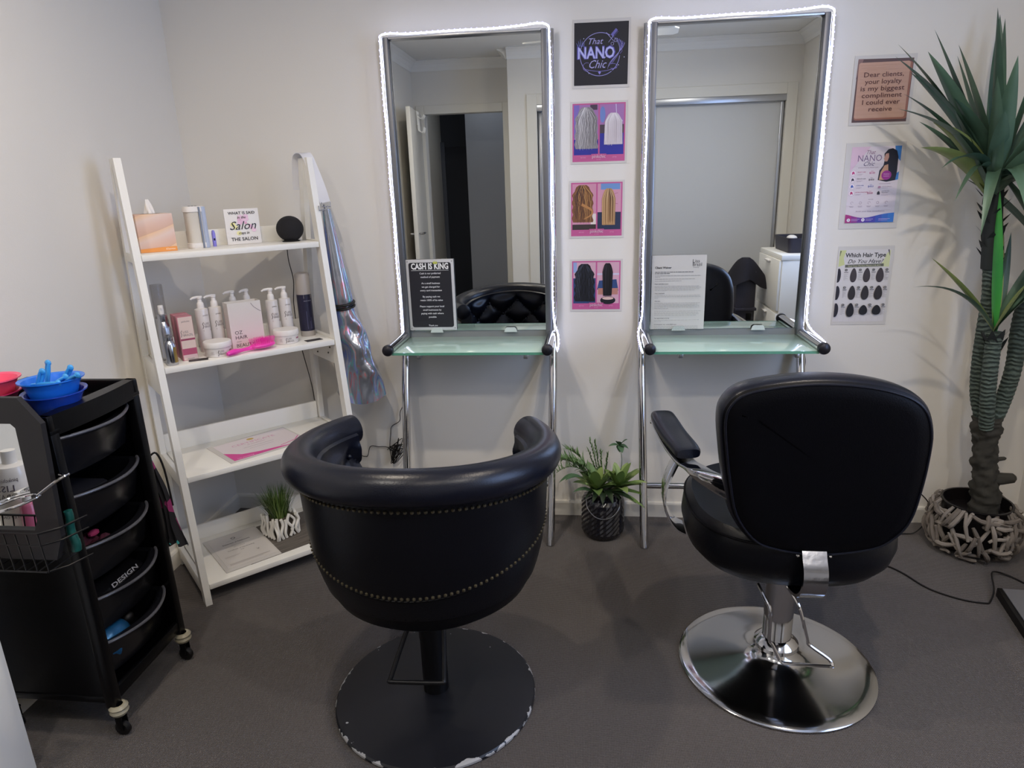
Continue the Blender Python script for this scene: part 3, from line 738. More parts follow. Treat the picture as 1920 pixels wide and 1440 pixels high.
    for P_, Q_ in zip(R, R[1:]):
        for k in range(4): bm.faces.new((P_[k], P_[(k+1) % 4], Q_[(k+1) % 4], Q_[k]))
    bm.faces.new(R[0][::-1]); bm.faces.new(R[-1]); br = obj('rear_bracket', bm, M_chromed, t)
    for x in (-0.042, 0.034):
        bm = new(); ball(bm, (x, -0.240, 0.503), 0.0045, 8); obj('screw', bm, M_chrome, br)
    # chrome base
    bm = new(); prof = [(0, 0), (0.271, 0.0), (0.276, 0.003), (0.276, 0.007), (0.27, 0.011)]
    for r, z in ((0.24, 0.0145), (0.20, 0.019), (0.16, 0.024), (0.12, 0.030), (0.09, 0.037), (0.07, 0.046), (0.058, 0.056), (0.052, 0.066), (0, 0.066)): prof.append((r, z))
    lathe(bm, prof, n=96); obj('base_disc', bm, mat('base_chrome', 'C2C2C2', 0.11, 1.0, bump=0.05, bscale=22), t)
    bm = new(); lathe(bm, [(0, 0.06), (0.050, 0.06), (0.062, 0.07), (0.062, 0.082), (0.048, 0.096), (0.041, 0.10), (0.0415, 0.34), (0, 0.35)], n=40); obj('pedestal', bm, M_chrome, t)
    pd = [(-0.112, -0.17, 0.376), (-0.10, -0.205, 0.355), (-0.09, -0.225, 0.33), (-0.087, -0.225, 0.25), (-0.078, -0.225, 0.232), (-0.06, -0.235, 0.196), (-0.055, -0.24, 0.192), (-0.04, -0.242, 0.190), (0.055, -0.245, 0.190), (0.068, -0.245, 0.192), (0.06, -0.235, 0.205), (0.015, -0.225, 0.235), (0.008, -0.222, 0.25), (-0.012, -0.215, 0.325), (-0.022, -0.20, 0.35), (-0.04, -0.17, 0.376)]
    bm = new(); tube(bm, smooth_path(pd, 3), 0.0045, 8); obj('pump_pedal', bm, M_chrome, t)
    return t
square_chair()
#==PART3==
# ------------------------------------------------------------------ A-frame ladder shelf, turned 44 degrees across the corner
LA, LANG = Vector((-1.319, -0.745, 0)), radians(44)
LU, LW = Vector((cos(LANG), sin(LANG), 0)), Vector((-sin(LANG), cos(LANG), 0))
def L(a, y, z=0.0): return LA+LU*a+LW*y+Vector((0, 0, z))
Z1, Z2, Z3, Z4 = 1.213, 0.846, 0.466, 0.072
def ladder():
    t = empty('ladder_shelf', 'white wooden ladder shelf with four shelves, set across the room corner', 'shelf', LA, (0, 0, LANG))
    for side, a in (('l', -0.012), ('r', 0.612)):
        bm = new()   # sloping front post, 0.125 back per metre
        for z0, z1 in ((0.0, 1.513),):
            pts = [(0.0+0.1248*z0, z0), (0.042+0.1248*z0, z0), (0.042+0.1248*z1, z1), (0.1248*z1, z1)]
            A = [bm.verts.new((a-0.011, y, z)) for y, z in pts]; B = [bm.verts.new((a+0.011, y, z)) for y, z in pts]
            bm.faces.new(A); bm.faces.new(B[::-1])
            for i in range(4): bm.faces.new((A[i], A[(i+1) % 4], B[(i+1) % 4], B[i]))
        obj('front_post', bm, M_white, t, smooth=False)
        bm = new()   # rear post, nearly upright, meeting the front post at the top
        pts = [(0.362, 0.0), (0.400, 0.0), (0.392, 0.80), (0.275, 1.513), (0.238, 1.513), (0.352, 0.80)]
        A = [bm.verts.new((a-0.010, y, z)) for y, z in pts]; B = [bm.verts.new((a+0.010, y, z)) for y, z in pts]
        bm.faces.new(A); bm.faces.new(B[::-1])
        for i in range(6): bm.faces.new((A[i], A[(i+1) % 6], B[(i+1) % 6], B[i]))
        obj('rear_post', bm, M_white, t, smooth=False)
        for z, y0, y1, h, dz in ((Z1, 0.16, 0.31, 0.03, 0), (Z2, 0.13, 0.36, 0.105, 0), (Z3, 0.085, 0.37, 0.05, 0), (Z4, 0.035, 0.38, 0.05, 0)):
            bm = new(); box(bm, (a, (y0+y1)/2, z-h/2+0.004), (0.016, y1-y0, h), bev=0.001); obj('side_rail', bm, M_white, t)
            if z == Z2:
                for yy, zz in ((0.17, 0.805), (0.19, 0.78), (0.33, 0.80), (0.30, 0.765)):
                    bm = new(); ball(bm, (a-0.009 if side == 'r' else a+0.009, yy, zz), 0.004, 6); obj('screw_hole', bm, mat('screw_dark', '55524C', 0.5), t)
    for z, y0, y1, rail in ((Z1, 0.155, 0.375, 0.058), (Z2, 0.108, 0.385, 0.05), (Z3, 0.062, 0.385, 0.07), (Z4, 0.012, 0.395, 0.06)):
        bm = new(); box(bm, (0.30, (y0+y1)/2, z-0.010), (0.598, y1-y0, 0.020), bev=0.0015); obj('shelf_board', bm, M_white, t)
        bm = new(); box(bm, (0.30, y1-0.006, z+rail/2), (0.598, 0.012, rail), bev=0.001); obj('back_rail', bm, M_white, t)
    return t
ladder()

def shelf_item(name, label, cat, a, y, z, rot=0.0, group=None):
    return empty(name, label, cat, L(a, y, z), (0, 0, LANG+rot), group)
# tissue box
t = shelf_item('tissue_box', 'peach patterned cube tissue box at the left end of the top shelf', 'tissue box', 0.0745, 0.30, Z1)
m = bpy.data.materials.new('tissue_box_print'); m.use_nodes = True; nt = m.node_tree; b = nt.nodes['Principled BSDF']; b.inputs['Roughness'].default_value = 0.45
tc = nt.nodes.new('ShaderNodeTexCoord'); mp = nt.nodes.new('ShaderNodeMapping'); mp.inputs['Rotation'].default_value = (0.2, 0.35, 0); mp.inputs['Scale'].default_value = (1, 1, 1)
nt.links.new(tc.outputs['Object'], mp.inputs[0])
w = nt.nodes.new('ShaderNodeTexWave'); w.bands_direction = 'Z'; w.wave_profile = 'SAW'; w.inputs['Scale'].default_value = 5.5; w.inputs['Distortion'].default_value = 2.2; w.inputs['Detail'].default_value = 0.5; nt.links.new(mp.outputs[0], w.inputs[0])
r = ramp(nt, [(0.0, 'D7AE96'), (0.35, 'DDB9A8'), (0.7, 'E3C9BC'), (0.98, 'E9C39E')]); nt.links.new(w.outputs['Fac'], r.inputs['Fac']); nt.links.new(r.outputs[0], b.inputs['Base Color'])
mbox('carton', (0, 0, 0.0625), (0.114, 0.105, 0.125), m, t, bev=0.0015)
p = Print(0.114, 0.125); p.poly([(-0.0565, 0.001), (0.0565, 0.001), (0.0565, 0.016), (0.01, 0.0155), (-0.0565, 0.0125)], 'E89A4C'); p.text('Kleenex', 0.036, 0.006, 0.0062, 'F6E4D0', shear=0.2)
o = p.done(t); o.rotation_euler = (radians(90), 0, 0); o.location = (0, -0.0527, 0)
bm = new(); lathe(bm, [(0, 0.0), (0.032, 0.0)], (0, 0, 0.1256), n=24, sy=0.6); obj('opening', bm, mat('slot_dark', '5A5048', 0.8), t)
bm = new()
rows = []
for i in range(9):
    u = i/8; row = []
    for k in range(14):
        a = 2*pi*k/14; rad = (0.016-0.011*u)*(1+0.35*sin(3*a+u*2)); row.append(bm.verts.new((rad*cos(a)-0.004*u, rad*0.55*sin(a), 0.124+0.048*u)))
    rows.append(row)
for A, B in zip(rows, rows[1:]):
    for k in range(14): bm.faces.new((A[k], A[(k+1) % 14], B[(k+1) % 14], B[k]))
bm.faces.new(rows[-1]); obj('tissue', bm, mat('tissue_white', 'F1EEE9', 0.8), t)
# white lantern-like diffuser with blue spine
t = shelf_item('portable_speaker', 'white upright rounded device with pale blue spine between tissue box and sign', 'speaker', 0.213, 0.30, Z1, rot=0.1)
def ovalring(bm, prof, sx, sy, e=3.0, n=36, mi=0):
    rings = [[bm.verts.new((sx*r_*math.copysign(abs(cos(2*pi*k/n))**(2/e), cos(2*pi*k/n)), sy*r_*math.copysign(abs(sin(2*pi*k/n))**(2/e), sin(2*pi*k/n)), z)) for k in range(n)] for r_, z in prof]
    for A, B in zip(rings, rings[1:]):
        for k in range(n): bm.faces.new((A[k], A[(k+1) % n], B[(k+1) % n], B[k])).material_index = mi
    bm.faces.new(rings[0][::-1]); bm.faces.new(rings[-1])
bm = new(); ovalring(bm, [(0.93, 0.015), (0.93, 0.127)], 0.034, 0.030); obj('grille', bm, mat('pale_fabric', 'D3CDC2', 0.85, bump=0.4, bscale=500), t)
bm = new(); ovalring(bm, [(0.88, 0.0), (0.98, 0.004), (1.0, 0.018), (0.95, 0.019)], 0.035, 0.031); obj('end_cap', bm, M_card, t)
bm = new(); ovalring(bm, [(0.95, 0.124), (1.0, 0.125), (0.98, 0.137), (0.86, 0.143), (0.5, 0.144)], 0.035, 0.031); obj('end_cap', bm, M_card, t)
bm = new(); box(bm, (0.020, -0.018, 0.071), (0.017, 0.024, 0.142), bev=0.003, rot=Euler((0, 0, radians(35)))); obj('spine', bm, mat('pale_blue_plastic', 'B9C4DB', 0.35), t)
bm = new(); box(bm, (0.008, -0.031, 0.071), (0.006, 0.006, 0.140), bev=0.001, rot=Euler((0, 0, radians(10)))); obj('spine_edge', bm, mat('blue_grey_edge', '7E8798', 0.4), t)
bm = new()
for k in range(3): box(bm, (-0.018+0.011*k, -0.016, 0.1446), (0.007, 0.003, 0.001))
obj('vents', bm, M_blackpl, t, smooth=False)
# violet stick
t = shelf_item('violet_marker', 'small violet stick standing left of the salon sign', 'marker', 0.272, 0.315, Z1)
bm = new(); lathe(bm, [(0, 0), (0.006, 0), (0.0065, 0.004), (0.0065, 0.045), (0.0045, 0.056), (0, 0.058)], n=14); obj('body', bm, mat('violet_plastic', '8A84DC', 0.35), t)
bm = new(); box(bm, (0, -0.0062, 0.025), (0.005, 0.002, 0.008), bev=0.0006); obj('button', bm, M_blackpl, t)
# salon sign
t = empty('salon_sign', 'small square WHAT IS SAID IN THE SALON STAYS IN THE SALON sign', 'sign', L(0.318, 0.315, Z1+0.0005), (radians(90), 0, LANG))
for _ in range(1):
    W_, H_ = 0.124, 0.127
    mbox('board', (W_/2, H_/2, -0.005), (W_, H_, 0.010), M_card, t, bev=0.001)
    p = Print(W_, H_)
    rr_ = random.Random(5)
    for _k in range(26):
        a, d = rr_.uniform(0, 6.28), rr_.uniform(0, 0.02); p.ell(0.064+d*cos(a)*1.1, 0.086+d*sin(a)*0.8, rr_.uniform(0.004, 0.010), rr_.uniform(0.004, 0.009), rr_.choice(['E7BBD2', 'E4A9C8', 'EBC9DA', 'E9C3D9']), 9)
    for x, y, c in ((0.026, 0.072, 'ECE59A'), (0.034, 0.062, 'EDE7A8'), (0.045, 0.040, 'EDE7A8'), (0.09, 0.062, 'E7BBD2'), (0.10, 0.05, 'EBC9DA')): p.ell(x, y, 0.009, 0.008, c, 9)
    K = '2A2426'
    p.text('WHAT IS SAID', 0.062, 0.1075, 0.0098, K, width=0.096, bold=0.012)
    p.text('in the', 0.060, 0.092, 0.0095, K, shear=0.25, bold=0.01)
    p.text('Salon', 0.062, 0.053, 0.030, K, width=0.096, shear=0.35)
    p.text('stays in', 0.062, 0.036, 0.0095, K, shear=0.25, bold=0.01)
    p.text('THE SALON', 0.062, 0.013, 0.0120, K, width=0.096, bold=0.012)
    p.done(t, z=0.0002)
# black ball speaker
t = shelf_item('ball_speaker', 'black fabric ball-shaped speaker at the right end of the top shelf', 'speaker', 0.538, 0.27, Z1)
bm = new(); prof = [(0.030, 0.0), (0.034, 0.002)]+[(0.050*cos(a), 0.047+0.0475*sin(a)) for a in [radians(-60+150*k/14) for k in range(15)]]; prof[-1] = (0, 0.0945)
lathe(bm, [(0, 0)]+prof, n=36); obj('body', bm, mat('black_speaker_mesh', '17161A', 0.85, bump=0.5, bscale=700), t)
t = None
c_ = empty('power_cable', 'thin black cord dropping behind the shelf from the ball speaker', 'cord', (0, 0, 0))
bm = new(); tube(bm, smooth_path([L(0.560, 0.30, Z1+0.012), L(0.565, 0.375, Z1+0.072), L(0.566, 0.392, Z1+0.03), L(0.562, 0.394, 1.14), L(0.573, 0.396, 1.05), L(0.563, 0.398, 0.95), L(0.57, 0.40, 0.8), L(0.60, 0.405, 0.6), L(0.612, 0.42, 0.45), L(0.618, 0.43, 0.25), L(0.62, 0.43, 0.02)], 6), 0.0018, 6); obj('cord_line', bm, M_cable, c_)

# --- middle shelf: products
M_al = mat('satin_silver', 'B8BAC0', 0.22, 1.0)
M_clear = mat('clear_plastic', 'C3C3C5', 0.06, trans=0.75, alpha=0.45)
t = shelf_item('spray_bottle', 'silver pump spray bottle with gold label at the shelf front corner', 'bottle', 0.034, 0.140, Z2, group=None)
bm = new(); lathe(bm, [(0, 0), (0.0165, 0), (0.018, 0.003), (0.018, 0.068), (0.013, 0.082), (0.0085, 0.086), (0, 0.086)], n=28); obj('body', bm, M_al, t)
bm = new(); n = 8; A = [radians(-75+70*k/n) for k in range(n+1)]
lo_ = [bm.verts.new((0.0184*cos(a), 0.0184*sin(a), 0.010)) for a in A]; hi_ = [bm.verts.new((0.0184*cos(a), 0.0184*sin(a), 0.062)) for a in A]
for k in range(n): bm.faces.new((lo_[k], lo_[k+1], hi_[k+1], hi_[k]))
obj('label_band', bm, mat('gold_label', 'AD9457', 0.3, 0.7), t)
bm = new(); lathe(bm, [(0, 0.086), (0.011, 0.086), (0.011, 0.098), (0.007, 0.1), (0.007, 0.106), (0, 0.106)], n=20); obj('collar', bm, M_al, t)
bm = new(); lathe(bm, [(0.0135, 0.094), (0.0135, 0.127), (0.012, 0.130), (0, 0.130)], n=24); obj('clear_cap', bm, M_clear, t)
t = shelf_item('spray_bottle', 'taller silver spray bottle with white nozzle behind the gold-labelled one', 'bottle', 0.036, 0.195, Z2)
bm = new(); lathe(bm, [(0, 0), (0.0195, 0), (0.021, 0.004), (0.021, 0.11), (0.017, 0.130), (0.012, 0.142), (0, 0.142)], n=28); obj('body', bm, M_al, t)
bm = new(); lathe(bm, [(0, 0.142), (0.014, 0.142), (0.015, 0.148), (0.015, 0.164), (0.010, 0.167), (0, 0.167)], n=24); obj('collar', bm, M_al, t)
bm = new(); lathe(bm, [(0, 0.166), (0.0085, 0.166), (0.0095, 0.178), (0.008, 0.196), (0, 0.197)], n=18); tube(bm, [(0, -0.006, 0.188), (0, -0.014, 0.188)], 0.003, 8); obj('nozzle', bm, M_card, t)
t = shelf_item('capped_bottle', 'tall bottle with a long smoky clear cap at the back of the shelf', 'bottle', 0.049, 0.285, Z2)
bm = new(); lathe(bm, [(0, 0), (0.021, 0), (0.022, 0.003), (0.022, 0.13), (0.018, 0.145), (0, 0.146)], n=26); obj('body', bm, M_al, t)
bm = new(); lathe(bm, [(0.0195, 0.135), (0.0205, 0.25), (0.0195, 0.256), (0, 0.257)], n=26); obj('long_cap', bm, mat('smoky_clear_cap', '9D9A98', 0.1, trans=0.5, alpha=0.5), t)
# pink boxes
def carton(label, a, y, rot):
    t = shelf_item('product_box', label, 'box', a, y, Z2, rot=rot)
    mbox('carton', (0, 0, 0.0765), (0.049, 0.044, 0.153), mat('pink_carton', 'B7747F', 0.4), t, bev=0.0008)
    p = Print(0.046, 0.15)
    p.rect(-0.0215, 0.002, 0.0235, 0.151, 'DDC6BC'); p.rect(-0.0215, 0.018, 0.0235, 0.042, 'B0526F'); p.rect(-0.0215, 0.010, 0.0235, 0.020, 'D9B9B9'); p.rect(-0.0215, 0.070, 0.0235, 0.0765, '9C4660')
    p.text('pinkchic', 0.002, 0.133, 0.0058, '4A3F42', width=0.026); p.line([(-0.019, 0.083), (-0.0155, 0.091), (-0.018, 0.1), (-0.014, 0.106)], 0.0016, '4A3F42')
    p.text('LISS', -0.011, 0.096, 0.0075, '6E6466', 'L'); p.text('BRAZIL', -0.011, 0.085, 0.0075, '6E6466', 'L', width=0.031)
    p.rect(-0.01, 0.0055, 0.012, 0.007, '8D8384')
    o = p.done(t); o.rotation_euler = (radians(90), 0, 0); o.location = (0, -0.0221, 0)
carton('pink and cream product box standing in front of its twin', 0.098, 0.190, 0.0)
carton('pink product box half hidden behind the front cream-faced one', 0.099, 0.245, 0.02)
# pump bottles
M_bot = mat('white_bottle', 'DAD5D2', 0.25, coat=0.3)
def pump_bottle(label, a, y, first=[None], rot=0.0, hs=1.0, grp=None):
    t = shelf_item('pump_bottle', label, 'bottle', a, y, Z2, rot=rot, group='white pump bottles on the middle shelf')
    if first[0] is None:
        parts = []
        bm = new(); lathe(bm, [(0, 0), (0.0215, 0), (0.0225, 0.003), (0.0225, 0.152), (0.0215, 0.156), (0.012, 0.159), (0, 0.159)], n=30); parts.append(obj('body', bm, M_bot, t))
        bm = new(); lathe(bm, [(0, 0.158), (0.0125, 0.158), (0.0125, 0.168), (0.0115, 0.176), (0.010, 0.178), (0.0075, 0.182), (0.0075, 0.191), (0.0095, 0.193), (0.0095, 0.199), (0, 0.2)], n=22); pm = obj('pump', bm, M_card, t)
        bm = new(); tube(bm, smooth_path([(0.009, 0, 0.197), (-0.008, 0, 0.1985), (-0.024, -0.002, 0.1975), (-0.033, -0.003, 0.193)], 4), [0.0052]*5+[0.0046]*4+[0.0035]*4, 8); sp = obj('spout', bm, M_card, pm)
        p = Print(1, 1)
        def cyl(o, r=0.0227):
            for v in o.data.vertices:
                ang = v.co.x/r; z = v.co.y; rad = r+v.co.z*0.8; v.co = Vector((rad*sin(ang), -rad*cos(ang), z))
        p.rect(-0.03, 0.004, -0.003, 0.045, 'C79AAB'); p.text('pinkchic', 0.004, 0.132, 0.005, '54494C', width=0.019); p.line([(-0.012, 0.087), (-0.008, 0.095), (-0.011, 0.104), (-0.007, 0.11)], 0.0018, '433A3D')
        p.text('LISS', -0.004, 0.1005, 0.0078, '6B6164', 'L'); p.text('BRAZIL', -0.004, 0.090, 0.0078, '6B6164', 'L', width=0.024)
        p.rect(-0.010, 0.0775, 0.019, 0.0815, '7D4B5B')
        lb = p.done(t, 'printed_label'); cyl(lb); parts.append(pm); parts.append(lb)
        first[0] = (parts, sp)
    else:
        parts, sp = first[0]
        for q in parts:
            c = q.copy(); COL.objects.link(c); c.parent = t
            if q.name.startswith('pump'):
                d = sp.copy(); COL.objects.link(d); d.parent = c
    return t
pump_bottle('white pump bottle just right of the pink boxes', 0.179, 0.27, rot=0.15)
pump_bottle('white pump bottle between the first pump bottle and the gift bag', 0.227, 0.275, rot=0.05)
pump_bottle('white pump bottle whose top shows behind the left half of the gift bag', 0.304, 0.315, rot=0.05)
pump_bottle('white pump bottle whose top shows behind the right half of the gift bag', 0.356, 0.315, rot=0.4)
pump_bottle('white pump bottle just right of the gift bag', 0.430, 0.265, rot=0.0)
pump_bottle('white pump bottle nearest the dark spray can', 0.483, 0.27, rot=-0.05)
# tubs
def tub(label, a, y, rot):
    t = shelf_item('cream_tub', label, 'tub', a, y, Z2, rot=rot)
    bm = new(); lathe(bm, [(0, 0), (0.040, 0), (0.043, 0.003), (0.045, 0.034), (0, 0.034)], n=40); obj('jar', bm, M_bot, t)
    bm = new(); lathe(bm, [(0.0465, 0.033), (0.0472, 0.035), (0.0472, 0.050), (0.045, 0.053), (0, 0.0535)], n=40); obj('lid', bm, M_card, t)
    p = Print(1, 1); p.text('LISS', -0.006, 0.019, 0.0065, '6B6164', 'L'); p.text('BRAZIL', -0.006, 0.0095, 0.0065, '6B6164', 'L', width=0.026); p.line([(-0.013, 0.006), (-0.0095, 0.013), (-0.012, 0.019), (-0.009, 0.026)], 0.0017, '433A3D')
    p.rect(0.030, 0.018, 0.046, 0.023, '9C4A6A'); p.rect(-0.036, 0.012, -0.025, 0.013, 'A8A0A2'); p.rect(-0.036, 0.016, -0.027, 0.017, 'A8A0A2'); p.rect(-0.036, 0.020, -0.026, 0.021, 'A8A0A2')
    o = p.done(t, 'printed_label')
    for v in o.data.vertices: ang = v.co.x/0.045; rad = 0.0425+0.002*v.co.y/0.034+v.co.z*0.7+0.0012; v.co = Vector((rad*sin(ang), -rad*cos(ang), v.co.y))
tub('round white cream tub in front of the left pump bottles', 0.192, 0.172, 0.0)
tub('round white cream tub in front of the right pump bottles', 0.446, 0.195, -0.1)
# gift bag
t = shelf_item('gift_bag', 'pale pink-white paper gift bag with dark lettering in the middle of the shelf', 'bag', 0.252, 0.205, Z2)
m = bpy.data.materials.new('gift_bag_paper'); m.use_nodes = True; nt = m.node_tree; b = nt.nodes['Principled BSDF']; b.inputs['Roughness'].default_value = 0.5
tc = nt.nodes.new('ShaderNodeTexCoord'); sp_ = nt.nodes.new('ShaderNodeSeparateXYZ'); nt.links.new(tc.outputs['Object'], sp_.inputs[0]); mr = nt.nodes.new('ShaderNodeMapRange'); mr.inputs[1].default_value = 0; mr.inputs[2].default_value = 0.17; nt.links.new(sp_.outputs[2], mr.inputs[0])
r = ramp(nt, [(0.0, 'DBBCC4'), (0.35, 'DECDCB'), (1.0, 'DBD6CF')]); nt.links.new(mr.outputs[0], r.inputs['Fac']); nt.links.new(r.outputs[0], b.inputs['Base Color'])
bm = new(); w_, d_, h_ = 0.118, 0.055, 0.171
o_ = [(0, 0), (w_, 0), (w_, d_), (0, d_)]; i_ = [(0.0015, 0.0015), (w_-0.0015, 0.0015), (w_-0.0015, d_-0.0015), (0.0015, d_-0.0015)]
A = [bm.verts.new((x, y, 0)) for x, y in o_]; B = [bm.verts.new((x, y, h_)) for x, y in o_]; C_ = [bm.verts.new((x, y, h_)) for x, y in i_]; D = [bm.verts.new((x, y, 0.002)) for x, y in i_]
bm.faces.new(A[::-1]); bm.faces.new(D)
for P_, Q_ in ((A, B), (B, C_), (C_, D)):
    for k in range(4): bm.faces.new((P_[k], P_[(k+1) % 4], Q_[(k+1) % 4], Q_[k]))
obj('bag_body', bm, m, t, smooth=False)
p = Print(w_, h_); K = '4A3D42'
p.text('OZ', 0.014, 0.0565, 0.013, K, 'L'); p.text('HAIR', 0.014, 0.0385, 0.013, K, 'L', width=0.042); p.text('AND', 0.015, 0.027, 0.005, '8A7E82', 'L', width=0.018); p.text('BEAUTY', 0.014, 0.009, 0.013, K, 'L', width=0.066)
p.line([(0.083, 0.165), (0.092, 0.150), (0.105, 0.139), (0.116, 0.131)], 0.0016, '8D8488')
o = p.done(t); o.rotation_euler = (radians(90), 0, 0); o.location = (0, -0.0003, 0)
# brush
t = shelf_item('hair_brush', 'hot pink paddle hair brush lying in front of the gift bag', 'hair brush', 0.287, 0.140, Z2+0.003, rot=0.16)
M_pink = mat('hot_pink_plastic', 'F03FB0', 0.3, coat=0.3)
bm = new(); tube(bm, smooth_path([(-0.088, -0.02, 0.009), (-0.06, -0.012, 0.011), (-0.03, -0.004, 0.010), (0.0, 0.0, 0.010), (0.02, 0, 0.012)], 4), [0.006, 0.008, 0.0095, 0.0105, 0.011, 0.0105, 0.009, 0.008, 0.007, 0.0065, 0.0065, 0.007, 0.007, 0.008, 0.009, 0.01, 0.01], 12); obj('handle', bm, M_pink, t)
bm = new(); ball(bm, (0.055, 0, 0.014), 1.0, 24, (0.048, 0.030, 0.012)); obj('paddle', bm, M_pink, t)
bm = new()
for i in range(13):
    for j in range(7):
        x = 0.014+0.0068*i; y = -0.024+0.008*j
        if ((x-0.055)/0.044)**2+(y/0.027)**2 < 1: tube(bm, [(x, y, 0.018), (x*1.0+(x-0.055)*0.12, y*1.15, 0.041)], 0.0009, 4)
obj('bristles', bm, M_pink, t, kind='stuff', smooth=False)
# spray can
t = shelf_item('spray_can', 'tall navy hair spray can with stone-coloured cap at the right end', 'can', 0.558, 0.262, Z2)
bm = new(); lathe(bm, [(0, 0), (0.0265, 0), (0.028, 0.003), (0.028, 0.022)], n=32); lathe(bm, [(0.028, 0.168), (0.028, 0.172)], n=32); obj('base_band', bm, mat('stone_plastic', 'A8A19A', 0.4), t)
bm = new(); lathe(bm, [(0.0281, 0.022), (0.0281, 0.172)], n=32); obj('can_body', bm, mat('navy_label', '26253A', 0.35), t)
bm = new(); lathe(bm, [(0.0284, 0.165), (0.0284, 0.238), (0.026, 0.245), (0.015, 0.248), (0, 0.248)], n=32); obj('cap', bm, MATS['stone_plastic'], t)
p = Print(1, 1); p.rect(-0.012, 0.150, 0.020, 0.168, 'A8A19A'); p.text('mul.', 0.004, 0.155, 0.009, '2A2838', width=0.022); p.text('SALON STRONG', 0.002, 0.139, 0.003, 'AFAEC0', width=0.03)
for k, (x, L_) in enumerate(((-0.008, 0.07), (0.004, 0.03), (0.008, 0.045))): p.rect(x, 0.03, x+0.0015, 0.03+L_, '5C5B78')
o = p.done(t, 'printed_label')
for v in o.data.vertices: ang = v.co.x/0.0283; rad = 0.0283+v.co.z*0.7; v.co = Vector((rad*sin(ang), -rad*cos(ang), v.co.y))
# business cards
for lab, a, y, rz, w in (('small black card lying in front of the pink boxes', 0.118, 0.150, -0.25, 0.062), ('small black card lying in front of the dark spray can', 0.537, 0.158, 0.02, 0.062)):
    t = shelf_item('business_card', lab, 'card', a, y, Z2+0.0005, rot=rz)
    mbox('card', (0, 0, 0.0006), (w, 0.032, 0.0012), mat('black_card', '2C282A', 0.4), t, bev=0)
    p = Print(0, 0); p.text('hair & beauty studio', 0, 0.001, 0.004, '97908F', width=0.045); p.text('by appointment', 0, -0.008, 0.003, '7D7675', width=0.03); p.done(t, z=0.001)
# --- third shelf: certificate in sleeve
def flat_quad(name, label, cat, z, c, ang, w, h):
    return empty(name, label, cat, L(c[0], c[1], z), (0, 0, LANG+ang))
t = flat_quad('certificate', 'pink and white CERTIFICATE page in a clear sleeve on the third shelf', 'certificate', Z3, (0.295, 0.215), 0.12, 0.29, 0.22)
mbox('sleeve', (0, 0, 0.0012), (0.31, 0.225, 0.0012), M_sleeve, t, bev=0)
mbox('page', (0.006, 0.0, 0.0022), (0.285, 0.2, 0.0006), mat('cert_paper', 'E3D9DC', 0.4), t, bev=0)
p = Print(0, 0); p.ell(0.0, 0.078, 0.014, 0.011, 'C9A957', 16); p.text('CERTIFICATE', 0.0, 0.038, 0.019, 'D99BBB', width=0.17); p.text('of completion', 0.0, 0.020, 0.009, 'B8899E', shear=0.3)
p.poly([(-0.137, 0.0), (-0.137, -0.1), (0.1, -0.1), (0.04, -0.085), (-0.03, -0.075), (-0.09, -0.055)], 'DB4F9C'); p.text('hair smoothing', -0.09, -0.092, 0.010, 'F2C6DD', width=0.06)
p.rect(-0.06, -0.002, 0.06, 0.0, 'A79CA3'); p.rect(-0.045, -0.022, 0.05, -0.0205, 'A79CA3'); p.line([(0.05, -0.08), (0.12, -0.06), (0.147, -0.03)], 0.004, 'DB4F9C'); p.done(t, z=0.0022)
# --- bottom shelf
t = flat_quad('place_mat', 'dark wood-grain mat under the grass pot on the bottom shelf', 'mat', Z4, (0.335, 0.195), 0.03, 0.2, 0.3)
m = bpy.data.materials.new('woodgrain_mat'); m.use_nodes = True; nt = m.node_tree; b = nt.nodes['Principled BSDF']; b.inputs['Roughness'].default_value = 0.6
tc = nt.nodes.new('ShaderNodeTexCoord'); mp = nt.nodes.new('ShaderNodeMapping'); mp.inputs['Scale'].default_value = (3, 70, 3); nt.links.new(tc.outputs['Object'], mp.inputs[0]); n_ = nt.nodes.new('ShaderNodeTexNoise'); n_.inputs['Scale'].default_value = 3; n_.inputs['Detail'].default_value = 5; nt.links.new(mp.outputs[0], n_.inputs[0])
r = ramp(nt, [(0.3, '4A4541'), (0.7, '7B746C')]); nt.links.new(n_.outputs['Fac'], r.inputs['Fac']); nt.links.new(r.outputs[0], b.inputs['Base Color'])
mbox('mat_sheet', (0, 0, 0.0012), (0.36, 0.28, 0.0018), m, t, bev=0)
t = flat_quad('typed_document', 'white framed qualification page lying at the left of the bottom shelf', 'paper', Z4+0.002, (0.168, 0.195), 0.03, 0.2, 0.29)
mbox('sleeve', (0, 0, 0.0012), (0.205, 0.292, 0.0014), M_sleeve, t, bev=0)
mbox('page', (0.004, 0.006, 0.0023), (0.185, 0.262, 0.0005), mat('doc_paper', 'D5D0CB', 0.5), t, bev=0)
p = Print(0, 0); p.ell(0, 0.10, 0.009, 0.009, '77706C', 16); p.ell(0, 0.10, 0.0055, 0.0055, 'CFCAC5', 12); p.rect(-0.03, 0.083, 0.03, 0.0845, '9A938E'); p.text('Statement of Attainment', 0, 0.058, 0.009, '4F4A48', width=0.105, bold=0.02)
p.text('this is to certify that', 0, 0.042, 0.004, '837C78'); p.text('has completed', 0, 0.022, 0.005, '6B6562'); p.text('Certificate of Hairdressing', 0, 0.0, 0.007, '544E4C', width=0.10); p.text('SHB', 0, -0.014, 0.005, '6B6562')
for y_, w_ in ((-0.04, 0.06), (-0.046, 0.05), (-0.1, 0.15), (-0.104, 0.15), (-0.11, 0.12)): p.rect(-0.075, y_, -0.075+w_, y_+0.0012, 'A49D98')
p.text('V', 0.048, -0.055, 0.012, '6B6562'); p.done(t, z=0.0023)
